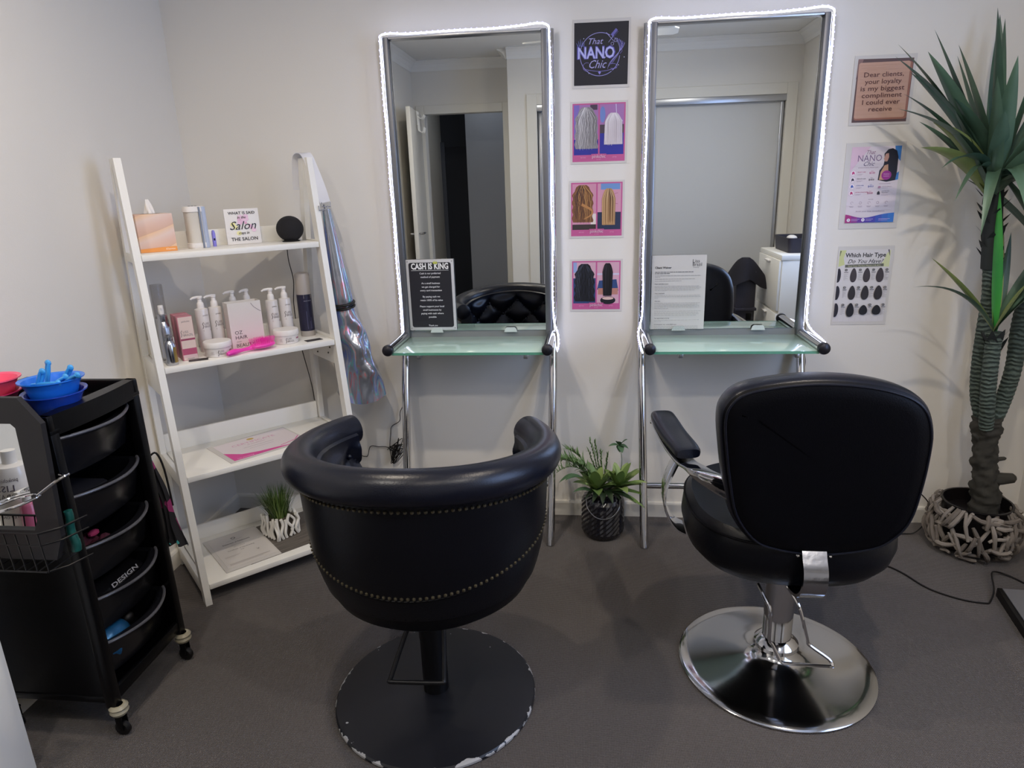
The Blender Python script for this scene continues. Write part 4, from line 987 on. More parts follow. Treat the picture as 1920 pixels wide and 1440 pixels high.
t = flat_quad('white_booklet', 'white booklet at the right end of the bottom shelf behind the grass pot', 'paper', Z4+0.002, (0.52, 0.20), -0.3, 0.1, 0.2)
mbox('booklet', (0, 0, 0.004), (0.13, 0.20, 0.006), M_card, t, bev=0.001)
# grass pot of white sticks
t = shelf_item('grass_pot', 'potted green grass in a square planter of white painted twigs', 'potted plant', 0.332, 0.205, Z4+0.003, rot=0.25)
mbox('planter', (0, 0, 0.042), (0.082, 0.082, 0.078), mat('planter_dark', '4A4238', 0.8), t)
M_tw = mat('white_painted_twig', 'E6E3DC', 0.5, bump=0.2, bscale=60)
rt = random.Random(11)
for side in range(4):
    for k in range(6):
        u = -0.045+0.018*k+rt.uniform(-0.003, 0.003); bend = rt.uniform(-0.012, 0.012); hh = rt.uniform(0.075, 0.098)
        P_ = smooth_path([(u, -0.05, 0.003), (u+bend, -0.052, hh*0.35), (u-bend*0.6, -0.050, hh*0.7), (u+bend*0.3+rt.uniform(-0.006, 0.006), -0.049, hh)], 3)
        R_ = Matrix.Rotation(side*pi/2, 3, 'Z'); bm = new(); r0 = rt.uniform(0.0048, 0.0066)
        tube(bm, [R_ @ v for v in P_], r0, 7); obj('twig', bm, M_tw, t)
bm = new()
def blade(bm, base, tip, w, droop, n=6, mi=0, curl=0.0):
    base = Vector(base); tip = Vector(tip); d = tip-base; side = d.cross(Vector((0, 0, 1)))
    if side.length < 1e-5: side = Vector((1, 0, 0))
    side.normalize(); prev = None
    for i in range(n+1):
        u = i/n; c = base+d*u+Vector((0, 0, droop*4*u*(1-u))); ww = w*(1-u)**0.8 if i < n else 0.0
        cur = (bm.verts.new(c-side*ww/2), bm.verts.new(c+side*ww/2+Vector((0, 0, curl*ww)))) if ww > 0 else (bm.verts.new(c),)
        if prev:
            if len(cur) == 2: f = bm.faces.new((prev[0], prev[1], cur[1], cur[0]))
            else: f = bm.faces.new((prev[0], prev[1], cur[0]))
            f.material_index = mi
        prev = cur
for k in range(330):
    a = rt.uniform(0, 2*pi); d = sqrt(rt.random())*0.036; lean = rt.uniform(0.1, 1.0); hh = rt.uniform(0.09, 0.150)*(1-0.25*lean)
    b_ = Vector((d*cos(a), d*sin(a), 0.078)); aa = a+rt.uniform(-0.6, 0.6)
    blade(bm, b_, b_+Vector((cos(aa)*lean*0.07, sin(aa)*lean*0.07, hh)), 0.0042, 0.012*lean, 5, mi=rt.choice([0, 0, 1, 2]))
obj('grass_blades', bm, [mat('grass_green', '4E6A2C', 0.5), mat('grass_dark', '34491F', 0.5), mat('grass_light', '7E9450', 0.5)], t, kind='stuff')

# ------------------------------------------------------------------ holographic apron hanging from the shelf's right post
t = empty('holographic_apron', 'rolled holographic silver vinyl apron with black band, hanging from the ladder shelf', 'apron', LA, (0, 0, LANG))
bm = new(); rings = []
secs = [(1.328, 0.648, 0.170, 0.014, 0.018), (1.25, 0.653, 0.170, 0.020, 0.028), (1.12, 0.660, 0.168, 0.030, 0.044), (0.99, 0.668, 0.165, 0.040, 0.058), (0.975, 0.668, 0.165, 0.038, 0.056), (0.955, 0.670, 0.165, 0.038, 0.056), (0.93, 0.673, 0.165, 0.042, 0.066), (0.86, 0.688, 0.17, 0.052, 0.088), (0.80, 0.698, 0.175, 0.058, 0.10), (0.76, 0.704, 0.18, 0.062, 0.11), (0.70, 0.712, 0.185, 0.072, 0.125), (0.64, 0.720, 0.19, 0.08, 0.135), (0.595, 0.726, 0.195, 0.086, 0.14)]
N = 64; rp = random.Random(2); ph = [rp.uniform(0, 6.28) for _ in range(6)]
def interp(z):
    for A, B in zip(secs, secs[1:]):
        if B[0] <= z <= A[0]:
            u = (A[0]-z)/(A[0]-B[0]); return [A[i]+(B[i]-A[i])*u for i in range(5)]
    return list(secs[-1])
zs = [1.328-(1.328-0.595)*i/58 for i in range(59)]
for z in zs:
    _, ax, ay, rx, ry = interp(z); low = sst((0.96-z)/0.1)*(1-0.6*sst((0.74-z)/0.08)); row = []
    for k in range(N):
        a = 2*pi*k/N
        f = 1+low*(0.10*sin(3*a+z*26+ph[0])+0.07*sin(5*a-z*41+ph[1])+0.05*sin(2*a+z*60+ph[2]))+0.03*sin(7*a+ph[3])*(1-low)+0.012*sin(a*11+z*9)
        xx = max(0.629, ax+rx*f*cos(a)); row.append(bm.verts.new((xx, min(ay+ry*f*sin(a), (0.715-0.695*xx)/0.719), z-0.02*cos(a+2.4)*sst((0.70-z)/0.1))))
    rings.append(row)
for A, B in zip(rings, rings[1:]):
    for k in range(N): bm.faces.new((A[k], A[(k+1) % N], B[(k+1) % N], B[k]))
bm.faces.new(rings[0]); obj('rolled_body', bm, M_holo, t)
for dz in (0.0, 0.014):
    bm = new(); tube(bm, [(0.669+0.043*cos(a), 0.165+0.062*sin(a), 0.958+dz+0.006*cos(a)) for a in [2*pi*k/40 for k in range(40)]], 0.0055, 8, closed=True); obj('elastic_band', bm, M_cable, t)
bm = new(); P_ = smooth_path([(0.600, 0.30, 1.40), (0.602, 0.285, 1.50), (0.604, 0.255, 1.527), (0.612, 0.215, 1.522), (0.622, 0.19, 1.47), (0.636, 0.172, 1.40), (0.644, 0.165, 1.352)], 6); R_ = []
for i, p_ in enumerate(P_):
    tt = (P_[min(i+1, len(P_)-1)]-P_[max(i-1, 0)]).normalized(); w = Vector((1, -0.35, 0)).normalized(); w = (w-tt*w.dot(tt)).normalized(); nn = tt.cross(w); hw = 0.019
    R_.append([bm.verts.new(p_+w*a*hw+nn*b*0.0012) for a, b in ((-1, -1), (1, -1), (1, 1), (-1, 1))])
for A, B in zip(R_, R_[1:]):
    for k in range(4): bm.faces.new((A[k], A[(k+1) % 4], B[(k+1) % 4], B[k]))
bm.faces.new(R_[0]); bm.faces.new(R_[-1]); obj('neck_strap', bm, mat('white_strap', 'DCDDE4', 0.3), t)
bm = new()
for k in range(2):
    c = Vector((0.644-0.012*k, 0.160, 1.345-0.012*k)); tube(bm, [c+Vector((-0.016, 0, 0.008)), c+Vector((-0.016, 0, -0.008)), c+Vector((0.016, -0.004, -0.008)), c+Vector((0.016, -0.004, 0.008))], 0.0018, 6)
tube(bm, [(0.636, 0.16, 1.345), (0.64, 0.165, 1.318)], 0.003, 6); obj('metal_clip', bm, M_chromed, t)
#==PART4==
# ------------------------------------------------------------------ posters on the back wall
def sheet(name, label, x0, z0, w, h, rot=0.0, sleeve=True):
    t = empty(name, label, 'poster', (x0, -0.001, z0), (radians(90), rot, 0))
    bm = new(); box(bm, (w/2, h/2, 0.0006), (w, h, 0.0012)); obj('laminate', bm, M_sleeve, t, smooth=False)
    return t, Print(w, h)
def curve(fn, n=16): return [fn(i/n) for i in range(n+1)]
# 1 logo
t, p = sheet('logo_poster', 'square black poster with a glowing violet circular salon logo, top of the column', -0.055, 1.723, 0.206, 0.228, rot=0.01)
p.rect(0.006, 0.010, 0.199, 0.217, '171722')
V1, V2, V3 = '8E86D8', 'A9A6DE', '5F59B8'
for r_, w_, c in ((0.071, 0.0032, '3C3A78'), (0.071, 0.0014, V2)):
    p.arc(0.098, 0.112, r_, 95, 395-88, w_, c, 40); p.arc(0.098, 0.112, r_, -50, -5, w_, c, 10); p.arc(0.098, 0.112, r_, 60, 95, w_, c, 8)
p.text('That', 0.084, 0.146, 0.020, V2, shear=0.35, width=0.052)
p.text('NANO', 0.085, 0.100, 0.038, V3, width=0.137, bold=0.05); p.text('NANO', 0.085, 0.100, 0.037, 'B9BCEC', width=0.130, bold=0.015)
p.text('Chic', 0.092, 0.067, 0.027, V2, shear=0.4, width=0.062)
p.line(curve(lambda u: (0.04+0.12*u, 0.066-0.010*sin(u*pi))), 0.0012, V1); p.arc(0.052, 0.072, 0.014, 60, 300, 0.001, V1, 14); p.arc(0.145, 0.072, 0.016, -120, 120, 0.001, V1, 14, ry=0.008)
for k in range(5): p.line([(0.020+0.005*k, 0.140), (0.014+0.007*k, 0.152+0.006*(2-abs(k-2)))], 0.002, '7F8BE0', 0.0004)
for k in range(7): p.line(curve(lambda u, k=k: (0.150+0.003*k+0.018*sin(u*3.6+0.25*k)-0.004*k*u, 0.165-0.085*u-0.003*k)), 0.0013, (V2, V1, V3)[k % 3], 0.0005)
p.line([(0.166, 0.160), (0.172, 0.150), (0.178, 0.142), (0.176, 0.138), (0.180, 0.132), (0.176, 0.128), (0.177, 0.120), (0.170, 0.112)], 0.0009, V1)
p.line([(0.120, 0.182), (0.150, 0.150)], 0.002, V2, 0.001); p.line([(0.146, 0.172), (0.128, 0.150)], 0.002, V2, 0.001)
p.arc(0.155, 0.157, 0.006, 0, 360, 0.0012, V2, 12); p.arc(0.142, 0.145, 0.005, 0, 360, 0.0012, V2, 12)
p.line([(0.139, 0.172), (0.157, 0.192)], 0.009, '6A66B4')
for k in range(7): p.line([(0.142+0.0026*k, 0.1685+0.003*k), (0.146+0.0026*k, 0.1645+0.003*k)], 0.0011, '6A66B4')
p.poly([(0.093, 0.052), (0.098, 0.045), (0.103, 0.052), (0.101, 0.055), (0.095, 0.055)], V1); p.poly([(0.112, 0.102), (0.1155, 0.097), (0.119, 0.102), (0.117, 0.104), (0.114, 0.104)], V2)
for x, y in ((0.04, 0.165), (0.165, 0.075), (0.06, 0.05), (0.185, 0.1)): p.ell(x, y, 0.0015, 0.0015, 'DADCFF', 8)
p.done(t, z=0.0013)
# hair before / after photographs
def hair(p, cx, top, w, h, cols, wavy, strands=26, seed=1, taper=1.0):
    r_ = random.Random(seed)
    def half(u): return w/2*(0.35+0.65*min(1, (u/0.28))**0.6)*(1+(taper-1)*u)
    pts = [(cx-half(u)*(1+wavy*0.05*sin(u*30)), top-h*u) for u in [k/18 for k in range(19)]]+[(cx+half(u)*(1+wavy*0.05*sin(u*27+1)), top-h*u) for u in [k/18 for k in range(18, -1, -1)]]
    p.poly(pts, cols[0])
    for k in range(strands):
        s_ = -0.92+1.84*(k+0.5)/strands; L_ = r_.uniform(0.86, 1.03); ph_ = r_.uniform(0, 6); fr = r_.uniform(14, 20)
        p.line(curve(lambda u: (cx+s_*half(u*L_)*(0.6+0.4*min(1, u/0.2))+wavy*0.0016*sin(u*fr+ph_), top-0.001-h*u*L_), 18 if wavy else 8), w/strands*r_.uniform(0.5, 1.1), r_.choice(cols[1:]), w/strands*0.3)
def ba_poster(label, z0, w, h, kind, x0):
    t, p = sheet('before_after_poster', label, x0, z0, w, h, rot=0.006)
    x1, y1 = w-0.008, h-0.007; X0, Y0 = 0.007, 0.008
    PK = 'C05A90'
    p.rect(X0, Y0, x1, y1, PK)
    f = 0.005; fb = 0.024; mid = (X0+x1)/2+0.001
    A = (X0+f, Y0+fb, mid-0.0028, y1-f); B = (mid+0.0028, Y0+fb, x1-f, y1-f)
    if kind == 0:
        for q in (A, B): p.rect(*q, 'A273AC')
        p.rect(A[0], A[1], A[2], A[1]+0.055, '2C2F92'); p.rect(B[0], B[1], B[2], B[1]+0.075, '2E3196'); p.rect(B[0], B[1]+0.075, B[2], B[1]+0.105, '4B3F4C')
        p.rect(A[0], A[1]+0.06, A[0]+0.02, A[3], '7D6BB8'); p.ell(B[0]+0.010, B[3]-0.035, 0.010, 0.028, '6F86C4'); p.line([(B[2]-0.03, B[3]), (B[2]-0.028, B[3]-0.03), (B[2]-0.005, B[3]-0.06)], 0.002, 'DADAF0'); p.rect(A[2]-0.03, A[3]-0.018, A[2]-0.004, A[3], '4A3A50')
        hair(p, (A[0]+A[2])/2+0.001, A[3]-0.008, 0.080, 0.145, ['8F8C90', 'BDBBBF', '6E6B70', 'A5A3A7', 'D6D4D6'], 1.2, 34, 3, 1.05)
        hair(p, (B[0]+B[2])/2+0.006, B[3]-0.030, 0.062, 0.110, ['CFC6CC', 'E8E2E6', 'B7AEB6', 'DCD5DB'], 0.1, 30, 4, 1.1)
    elif kind == 1:
        p.rect(*A, 'CC90A8'); p.rect(*B, 'CE96AD'); p.rect(B[0]+0.012, B[3]-0.022, B[2]-0.004, B[3], '6E93C9'); p.rect(B[0], B[1], B[2], B[1]+0.065, '27334F'); p.rect(A[0], A[1], A[2], A[1]+0.02, '3A3030'); p.rect(A[2]-0.02, A[1]+0.02, A[2], A[1]+0.06, 'E0D4D0'); p.arc(B[2]-0.012, B[3]-0.055, 0.02, 90, 270, 0.0012, '9C5070')
        hair(p, (A[0]+A[2])/2-0.006, A[3]-0.004, 0.078, 0.138, ['7A5136', 'A97B4C', '4B3230', 'C1935C', '3A2A2E', '94663E'], 1.3, 30, 5, 1.0)
        p.line(curve(lambda u: ((A[0]+A[2])/2+0.032*cos(pi*(0.6-1.1*u)), A[3]-0.075-0.055*u)), 0.010, 'B98350', 0.004)
        hair(p, (B[0]+B[2])/2-0.002, B[3]-0.018, 0.052, 0.135, ['B98F62', 'D9B788', '8C6848', 'C9A578', '6A4C38', 'E2C79E'], 0.0, 26, 6, 0.95)
    else:
        p.rect(*A, 'CFA5B6'); p.rect(*B, 'D0A3B5'); p.rect(A[0], A[1], A[2], A[1]+0.10, '2F4470'); p.rect(A[0], A[3]-0.04, A[0]+0.014, A[3], '8FA3CE')
        p.poly([(B[0], B[1]+0.055), (B[0]+0.008, B[1]+0.09), (B[2]-0.01, B[1]+0.095), (B[2]-0.002, B[1]+0.05)], '31497A'); p.rect(B[0]+0.004, B[1]+0.035, B[2]-0.004, B[1]+0.06, 'B77F72'); p.rect(B[0], B[3]-0.05, B[2], B[3]-0.043, 'C8C4DA'); p.ell((B[0]+B[2])/2, B[1]+0.012, 0.03, 0.016, '1A1A22'); p.ell((B[0]+B[2])/2, B[1]+0.02, 0.022, 0.006, 'D9B8B0')
        hair(p, (A[0]+A[2])/2, A[3]-0.006, 0.072, 0.148, ['16171F', '2A2E3C', '0E0F15', '3A4150'], 1.4, 30, 7, 1.1)
        hair(p, (B[0]+B[2])/2-0.002, B[3]-0.004, 0.044, 0.128, ['120F16', '2C2A34', '0B0A0E'], 0.0, 18, 8, 0.75)
    p.rect(mid-0.028, Y0+fb-0.004, mid+0.028, Y0+fb+0.003, PK)
    p.text('pinkchic', mid, Y0+0.0125, 0.012, 'EBC9DC', width=0.050); p.text('hair salon', mid, Y0+0.006, 0.003, 'E2A9C8')
    p.text('BEFORE', mid-0.058, Y0+0.0125, 0.004, 'D9A0BE'); p.text('AFTER', mid+0.058, Y0+0.0125, 0.004, 'D9A0BE')
    p.done(t, z=0.0013); return t
ba_poster('pink-framed poster of grey wavy hair beside straight white hair, below the black logo poster', 1.460, 0.209, 0.219, 0, -0.063)
ba_poster('pink-framed poster of brown curly hair beside long straight blonde hair', 1.186, 0.209, 0.214, 1, -0.070)
ba_poster('pink-framed poster of black curly hair beside straight black hair, lowest of the column', 0.899, 0.204, 0.206, 2, -0.068)
# dear clients
t, p = sheet('thank_you_poster', 'peach wooden plaque print reading Dear clients your loyalty is my biggest compliment', 0.926, 1.558, 0.206, 0.228, rot=0.0)
p.poly([(0.010, 0.010), (0.194, 0.008), (0.196, 0.214), (0.012, 0.217)], '5E4848'); p.poly([(0.010, 0.150), (0.03, 0.217), (0.012, 0.217)], '8A6C68'); p.poly(rrect(0.178, 0.186, 0.008, cx=0.1045, cy=0.110), '9A6858'); p.poly(rrect(0.170, 0.182, 0.007, cx=0.101, cy=0.114), 'C39C88')
for k in range(24): p.rect(0.018, 0.03+0.0072*k, 0.184, 0.0306+0.0072*k, 'BC9480' if k % 2 else 'CAA492')
y = 0.158
for s_, w_ in (('Dear clients,', 0.132), ('your loyalty', 0.122), ('is my biggest', 0.146), ('compliment', 0.134), ('I could ever', 0.126), ('receive', 0.078)):
    p.text(s_, 0.102, y, 0.0155, '5C3633', width=w_, bold=0.008); y -= 0.0225
p.done(t, z=0.0013)
# price list
t, p = sheet('price_list_poster', 'pale lilac price list poster with a dark-haired woman and a purple wave footer', 0.928, 1.197, 0.205, 0.302)
p.rect(0.020, 0.022, 0.190, 0.288, 'DCD2D9'); p.poly([(0.020, 0.20), (0.020, 0.288), (0.085, 0.288), (0.045, 0.235)], 'DDBFD2'); p.poly([(0.167, 0.288), (0.190, 0.288), (0.190, 0.235), (0.178, 0.25), (0.17, 0.27)], '3F7FC8'); p.poly([(0.176, 0.190), (0.190, 0.20), (0.190, 0.172), (0.18, 0.17)], '3F7FC8')
p.text('That', 0.088, 0.262, 0.014, '8D5C7C', shear=0.4, width=0.030); p.text('NANO', 0.085, 0.238, 0.022, '7D6488', width=0.082); p.text('Chic', 0.085, 0.222, 0.015, '4F4A6E', shear=0.4, width=0.038); p.text('SMOOTHING PRICE LIST', 0.083, 0.2145, 0.0032, '97798F', width=0.07)
p.poly([(0.120, 0.172), (0.122, 0.205), (0.134, 0.222), (0.136, 0.24), (0.133, 0.262), (0.145, 0.277), (0.160, 0.280), (0.175, 0.272), (0.182, 0.25), (0.183, 0.2), (0.180, 0.170), (0.150, 0.165)], '1C1A26')
p.poly([(0.138, 0.262), (0.133, 0.245), (0.138, 0.235), (0.146, 0.236), (0.150, 0.25), (0.148, 0.264)], 'C49686'); p.poly([(0.124, 0.172), (0.127, 0.20), (0.138, 0.222), (0.150, 0.226), (0.153, 0.2), (0.146, 0.172)], 'C99B7C')
p.ell(0.148, 0.188, 0.017, 0.0165, '9B2F8E', 24); p.text('PACKAGE', 0.148, 0.190, 0.0036, 'E9C9E4', width=0.02); p.rect(0.138, 0.184, 0.158, 0.1855, 'D9A9D4')
for k, (nm, pr, c) in enumerate((('SHORT HAIR', '$330', 'C23A7C'), ('MEDIUM HAIR', '$400', '35303F'), ('LONG HAIR', '$450', '3D5BB0'), ('EXTRA LONG HAIR', '$500', 'B8356E'))):
    y = 0.198-0.0235*k
    p.ell(0.033, y, 0.0095, 0.0095, 'EDE2EA', 18); p.arc(0.033, y, 0.0098, 0, 360, 0.0005, 'B59BB0', 18); p.poly([(0.029, y-0.006), (0.0285, y+0.003), (0.033, y+0.0065), (0.037, y+0.002), (0.0385, y-0.005), (0.034, y-0.002)], c)
    p.text(nm, 0.047, y+0.0015, 0.0035, c, 'L'); p.rect(0.047, y-0.004, 0.067, y-0.0032, 'B6A5B2'); p.rect(0.047, y-0.007, 0.063, y-0.0062, 'B6A5B2'); p.text('FROM', 0.098, y+0.0045, 0.0022, c); p.text(pr, 0.098, y-0.0035, 0.0062, c, width=0.019)
p.rect(0.125, 0.158, 0.165, 0.1592, 'A58FA0'); p.ell(0.128, 0.147, 0.005, 0.004, 'B78BA6', 12); p.text('COLOUR SERVICE', 0.137, 0.147, 0.0028, '8B7386', 'L'); p.rect(0.137, 0.143, 0.157, 0.1438, 'B6A5B2')
p.poly([(0.122, 0.121), (0.123, 0.13), (0.128, 0.134), (0.132, 0.127), (0.132, 0.121)], '2B2730'); p.text('ADD ON TOP', 0.137, 0.131, 0.003, '4B4454', 'L'); p.text('TREATMENT', 0.137, 0.126, 0.003, '4B4454', 'L'); p.rect(0.137, 0.121, 0.168, 0.1218, 'B6A5B2'); p.rect(0.137, 0.118, 0.16, 0.1188, 'B6A5B2')
p.text('INCLUDES', 0.103, 0.1035, 0.0026, '6B5A68')
for k in range(5): p.arc(0.038+0.03*k, 0.093, 0.0042, 0, 360 if k % 2 else 270, 0.0007, '8E7389', 14); p.rect(0.030+0.03*k, 0.081, 0.046+0.03*k, 0.0818, '9C8896'); p.rect(0.032+0.03*k, 0.078, 0.044+0.03*k, 0.0788, '9C8896')
p.text('book your free consultation', 0.105, 0.061, 0.0042, '8A6F8C', width=0.10, shear=0.2)
n = 24; cols = ['A8307E', '8D2F8C', '67309A', '5036A0', '4440A8', '3A55B4', '3568C0', '3676C8']
for k in range(8):
    a, b = k/8, (k+1)/8; f = lambda u: 0.043+0.010*cos(u*6.3+0.3)*(1-u)+0.010*u*u*1.3
    p.poly([(0.020+0.17*a, 0.022), (0.020+0.17*b, 0.022), (0.020+0.17*b, f(b)), (0.020+0.17*(a+b)/2, f((a+b)/2)), (0.020+0.17*a, f(a))], cols[k])
for x in (0.032, 0.083): p.ell(x, 0.032, 0.006, 0.006, 'E9E4F0', 16); p.arc(x, 0.0325, 0.002, 0, 360, 0.001, '67309A', 10)
for x, w_ in ((0.041, 0.030), (0.092, 0.026), (0.137, 0.040)):
    p.rect(x, 0.034, x+w_, 0.0355, 'BBA9DA'); p.rect(x, 0.029, x+w_*0.8, 0.0305, 'BBA9DA')
p.done(t, z=0.0013)
# hair type chart
t, p = sheet('hair_type_poster', 'white Which Hair Type Do You Have chart with three rows of dark hair samples', 0.937, 0.835, 0.200, 0.298)
p.rect(0.004, 0.012, 0.190, 0.285, 'D6D2D2'); p.poly([(0.006, 0.284), (0.03, 0.284), (0.022, 0.255), (0.028, 0.23), (0.006, 0.222)], 'C9CE93'); p.poly([(0.188, 0.284), (0.175, 0.27), (0.165, 0.24), (0.15, 0.222), (0.188, 0.22)], 'D2D6A6'); p.line([(0.010, 0.282), (0.008, 0.262)], 0.004, '4A4A3C', 0.001); p.line([(0.180, 0.284), (0.186, 0.262)], 0.005, '4A4450', 0.001)
p.text('Which Hair Type', 0.100, 0.258, 0.0150, '3A3A3A', width=0.145, bold=0.03); p.text('Do You Have?', 0.102, 0.235, 0.0150, '3F3F3F', width=0.128, shear=0.4, bold=0.01)
p.line([(0.03, 0.2245), (0.168, 0.2275)], 0.0105, '64655A'); p.text('Find Your Perfect Match (1A-4C)', 0.099, 0.2225, 0.0058, 'C9CBA0', width=0.115, rot=0.02)
codes = [['1A', '1B', '1C', '2A'], ['2B', '2C', '3A', '3B'], ['3C', '4A', '4B', '4C']]
for r_ in range(3):
    for c_i in range(4):
        cx = 0.016+0.0475*c_i+(0 if c_i else -0.003); cy = 0.190-0.066*r_; hh = 0.027 if r_ < 2 or c_i < 2 else 0.019; ww = 0.0105+0.0008*c_i+0.001*r_
        if c_i == 0: p.poly([(0.006, cy-hh)]+[(cx-0.004+ww*cos(a)*0.9, cy+hh*sin(a)) for a in [radians(-80+170*k/10) for k in range(11)]]+[(0.006, cy+hh*0.9)], '26232B')
        else:
            p.poly([(cx+ww*cos(a)*(1.05-0.25*sin(a)), cy+hh*sin(a)) for a in [2*pi*k/22 for k in range(22)]], ('3C3436', '2B2628', '17151B')[r_])
            for k in range(5): p.line([(cx-ww*0.5+ww*0.25*k, cy+hh*0.8), (cx-ww*0.7+ww*0.33*k, cy-hh*0.85)], 0.0006, ('55494A', '3D3638', '262329')[r_])
        p.poly(rrect(0.010, 0.0085, 0.003, n=3, cx=cx+0.0225, cy=cy+0.020), '4C4A48'); p.text(codes[r_][c_i], cx+0.0225, cy+0.0178, 0.0042, 'D6D2D2')
        p.rect(cx+0.016, cy+0.010, cx+0.031, cy+0.0125, '6A6666')
        for k in range(6): p.rect(cx+0.016, cy+0.004-0.0042*k, cx+0.016+(0.015, 0.011, 0.014, 0.009, 0.015, 0.007)[(k+c_i) % 6], cy+0.0050-0.0042*k, 'ABA6A8')
for k in range(8): p.rect(0.02+0.021*k, 0.016, 0.0204+0.021*k, 0.030, 'B5B0B4')
p.done(t, z=0.0013)

# ------------------------------------------------------------------ cords
t = empty('power_cable', 'thin black power cord hanging in a tangle below the mirror beside the ladder shelf', 'cord', (0, 0, 0))
pts = [(-0.756, -0.044, 0.675), (-0.757, -0.040, 0.62)]
bm = new(); tube(bm, [(-0.756, -0.043, 0.672), (-0.757, -0.041, 0.615)], 0.0048, 8); tube(bm, [(-0.771, -0.02, 0.545), (-0.777, -0.018, 0.520)], 0.004, 8); obj('connector', bm, M_blackpl, t, smooth=True, kind='stuff')
main = [(-0.757, -0.041, 0.615), (-0.765, -0.02, 0.57), (-0.780, -0.012, 0.51), (-0.800, -0.010, 0.47), (-0.806, -0.010, 0.43), (-0.842, -0.010, 0.405), (-0.850, -0.010, 0.37), (-0.858, -0.010, 0.31), (-0.84, -0.012, 0.30)]
rc = random.Random(8)
loops = []
for k in range(9):
    a = 0.5+0.32*rc.uniform(-1, 1); loops += [(-0.838+rc.uniform(-.012, .012), -0.012-0.002*k, 0.30+rc.uniform(-.01, .01)), (-0.838+0.030*cos(a+k), -0.014-0.002*k, 0.278+0.045*sin(a*2)), (-0.800+rc.uniform(-.02, .02), -0.013-0.002*k, 0.30+rc.uniform(-.01, .06)), (-0.848+rc.uniform(-.01, .01), -0.012-0.002*k, 0.245+rc.uniform(-.01, .01))]
tail = [(-0.86, -0.016, 0.305), (-0.91, -0.014, 0.312), (-0.945, -0.014, 0.312), (-0.96, -0.014, 0.27), (-0.975, -0.014, 0.265), (-1.02, -0.014, 0.268), (-1.08, -0.014, 0.2), (-1.1, -0.02, 0.09)]
bm = new(); tube(bm, smooth_path(main+loops+tail, 5), 0.0017, 6); obj('cord_line', bm, M_cable, t)
t = empty('power_cable', 'black cord hanging behind the yucca side of the right chair', 'cord', (0, 0, 0))
bm = new(); tube(bm, smooth_path([(0.832, -0.045, 0.80), (0.838, -0.03, 0.74), (0.85, -0.02, 0.69), (0.852, -0.014, 0.6), (0.90, -0.014, 0.4), (1.10, -0.02, 0.26), (1.24, -0.04, 0.22), (1.308, -0.10, 0.174), (1.346, -0.11, 0.128), (1.348, -0.12, 0.09), (1.305, -0.12, 0.015), (1.25, -0.12, 0.004), (1.15, -0.15, 0.004), (1.05, -0.2, 0.004)], 6), 0.0024, 6); obj('cord_line', bm, M_cable, t)
t = empty('power_cable', 'black cord curving over the carpet towards the dark device at the right edge', 'cord', (0, 0, 0))
bm = new(); tube(bm, smooth_path([(0.90, -0.26, 0.004), (1.0, -0.30, 0.004), (1.088, -0.356, 0.004), (1.132, -0.407, 0.004), (1.179, -0.505, 0.004), (1.254, -0.564, 0.004), (1.322, -0.583, 0.004), (1.345, -0.572, 0.004), (1.379, -0.525, 0.02), (1.415, -0.441, 0.03), (1.46, -0.40, 0.012), (1.50, -0.42, 0.004), (1.53, -0.48, 0.004)], 6), 0.0030, 6); obj('cord_line', bm, M_cable, t)
t = empty('foot_plate', 'black-edged grey flat base on the carpet at the right edge of the picture', 'stand', (1.385, -0.53, 0), (0, 0, radians(0)))
bm = new(); prism(bm, [(0, 0), (-0.16, -0.95*0.9), (0.2, -0.9), (0.26, -0.02)], 0.0, 0.030); obj('base_block', bm, M_blackpl, t, smooth=False)
bm = new(); prism(bm, [(0.012, -0.008), (-0.135, -0.80), (0.2, -0.85), (0.25, -0.025)], 0.030, 0.0335); obj('top_plate', bm, mat('grey_plate', '7E7E82', 0.35, 0.4), t, smooth=False)

# ------------------------------------------------------------------ yucca in a driftwood basket
bx, by = 1.462, -0.205
t = empty('driftwood_planter', 'round basket of grey driftwood sticks with a black inner pot, under the yucca', 'planter', (bx, by, 0))
bm = new(); lathe(bm, [(0, 0.01), (0.095, 0.01), (0.105, 0.02), (0.108, 0.150), (0.112, 0.190), (0.117, 0.194), (0.117, 0.198), (0.110, 0.198), (0.104, 0.15), (0, 0.145)], n=48); obj('inner_pot', bm, mat('black_pot', '141113', 0.35), t)
M_drift = mat('driftwood', '6F675F', 0.85, bump=0.5, bscale=80, vary=0.22, vscale=30)
M_drift2 = mat('pale_driftwood', '8C847B', 0.85, bump=0.5, bscale=80, vary=0.18, vscale=30)
rd = random.Random(21)
def bowl(phi, v):   # v 0 bottom .. 1 top, surface of the basket
    z = 0.012+0.178*v; r_ = 0.108+0.040*sin(pi*min(1, 0.10+v*0.86))**0.8+0.004*v
    return phi, r_, z
def bp_(phi, v, o=0.0):
    _, r_, z = bowl(phi, v); return Vector(((r_+o)*cos(phi), (r_+o)*sin(phi), z))
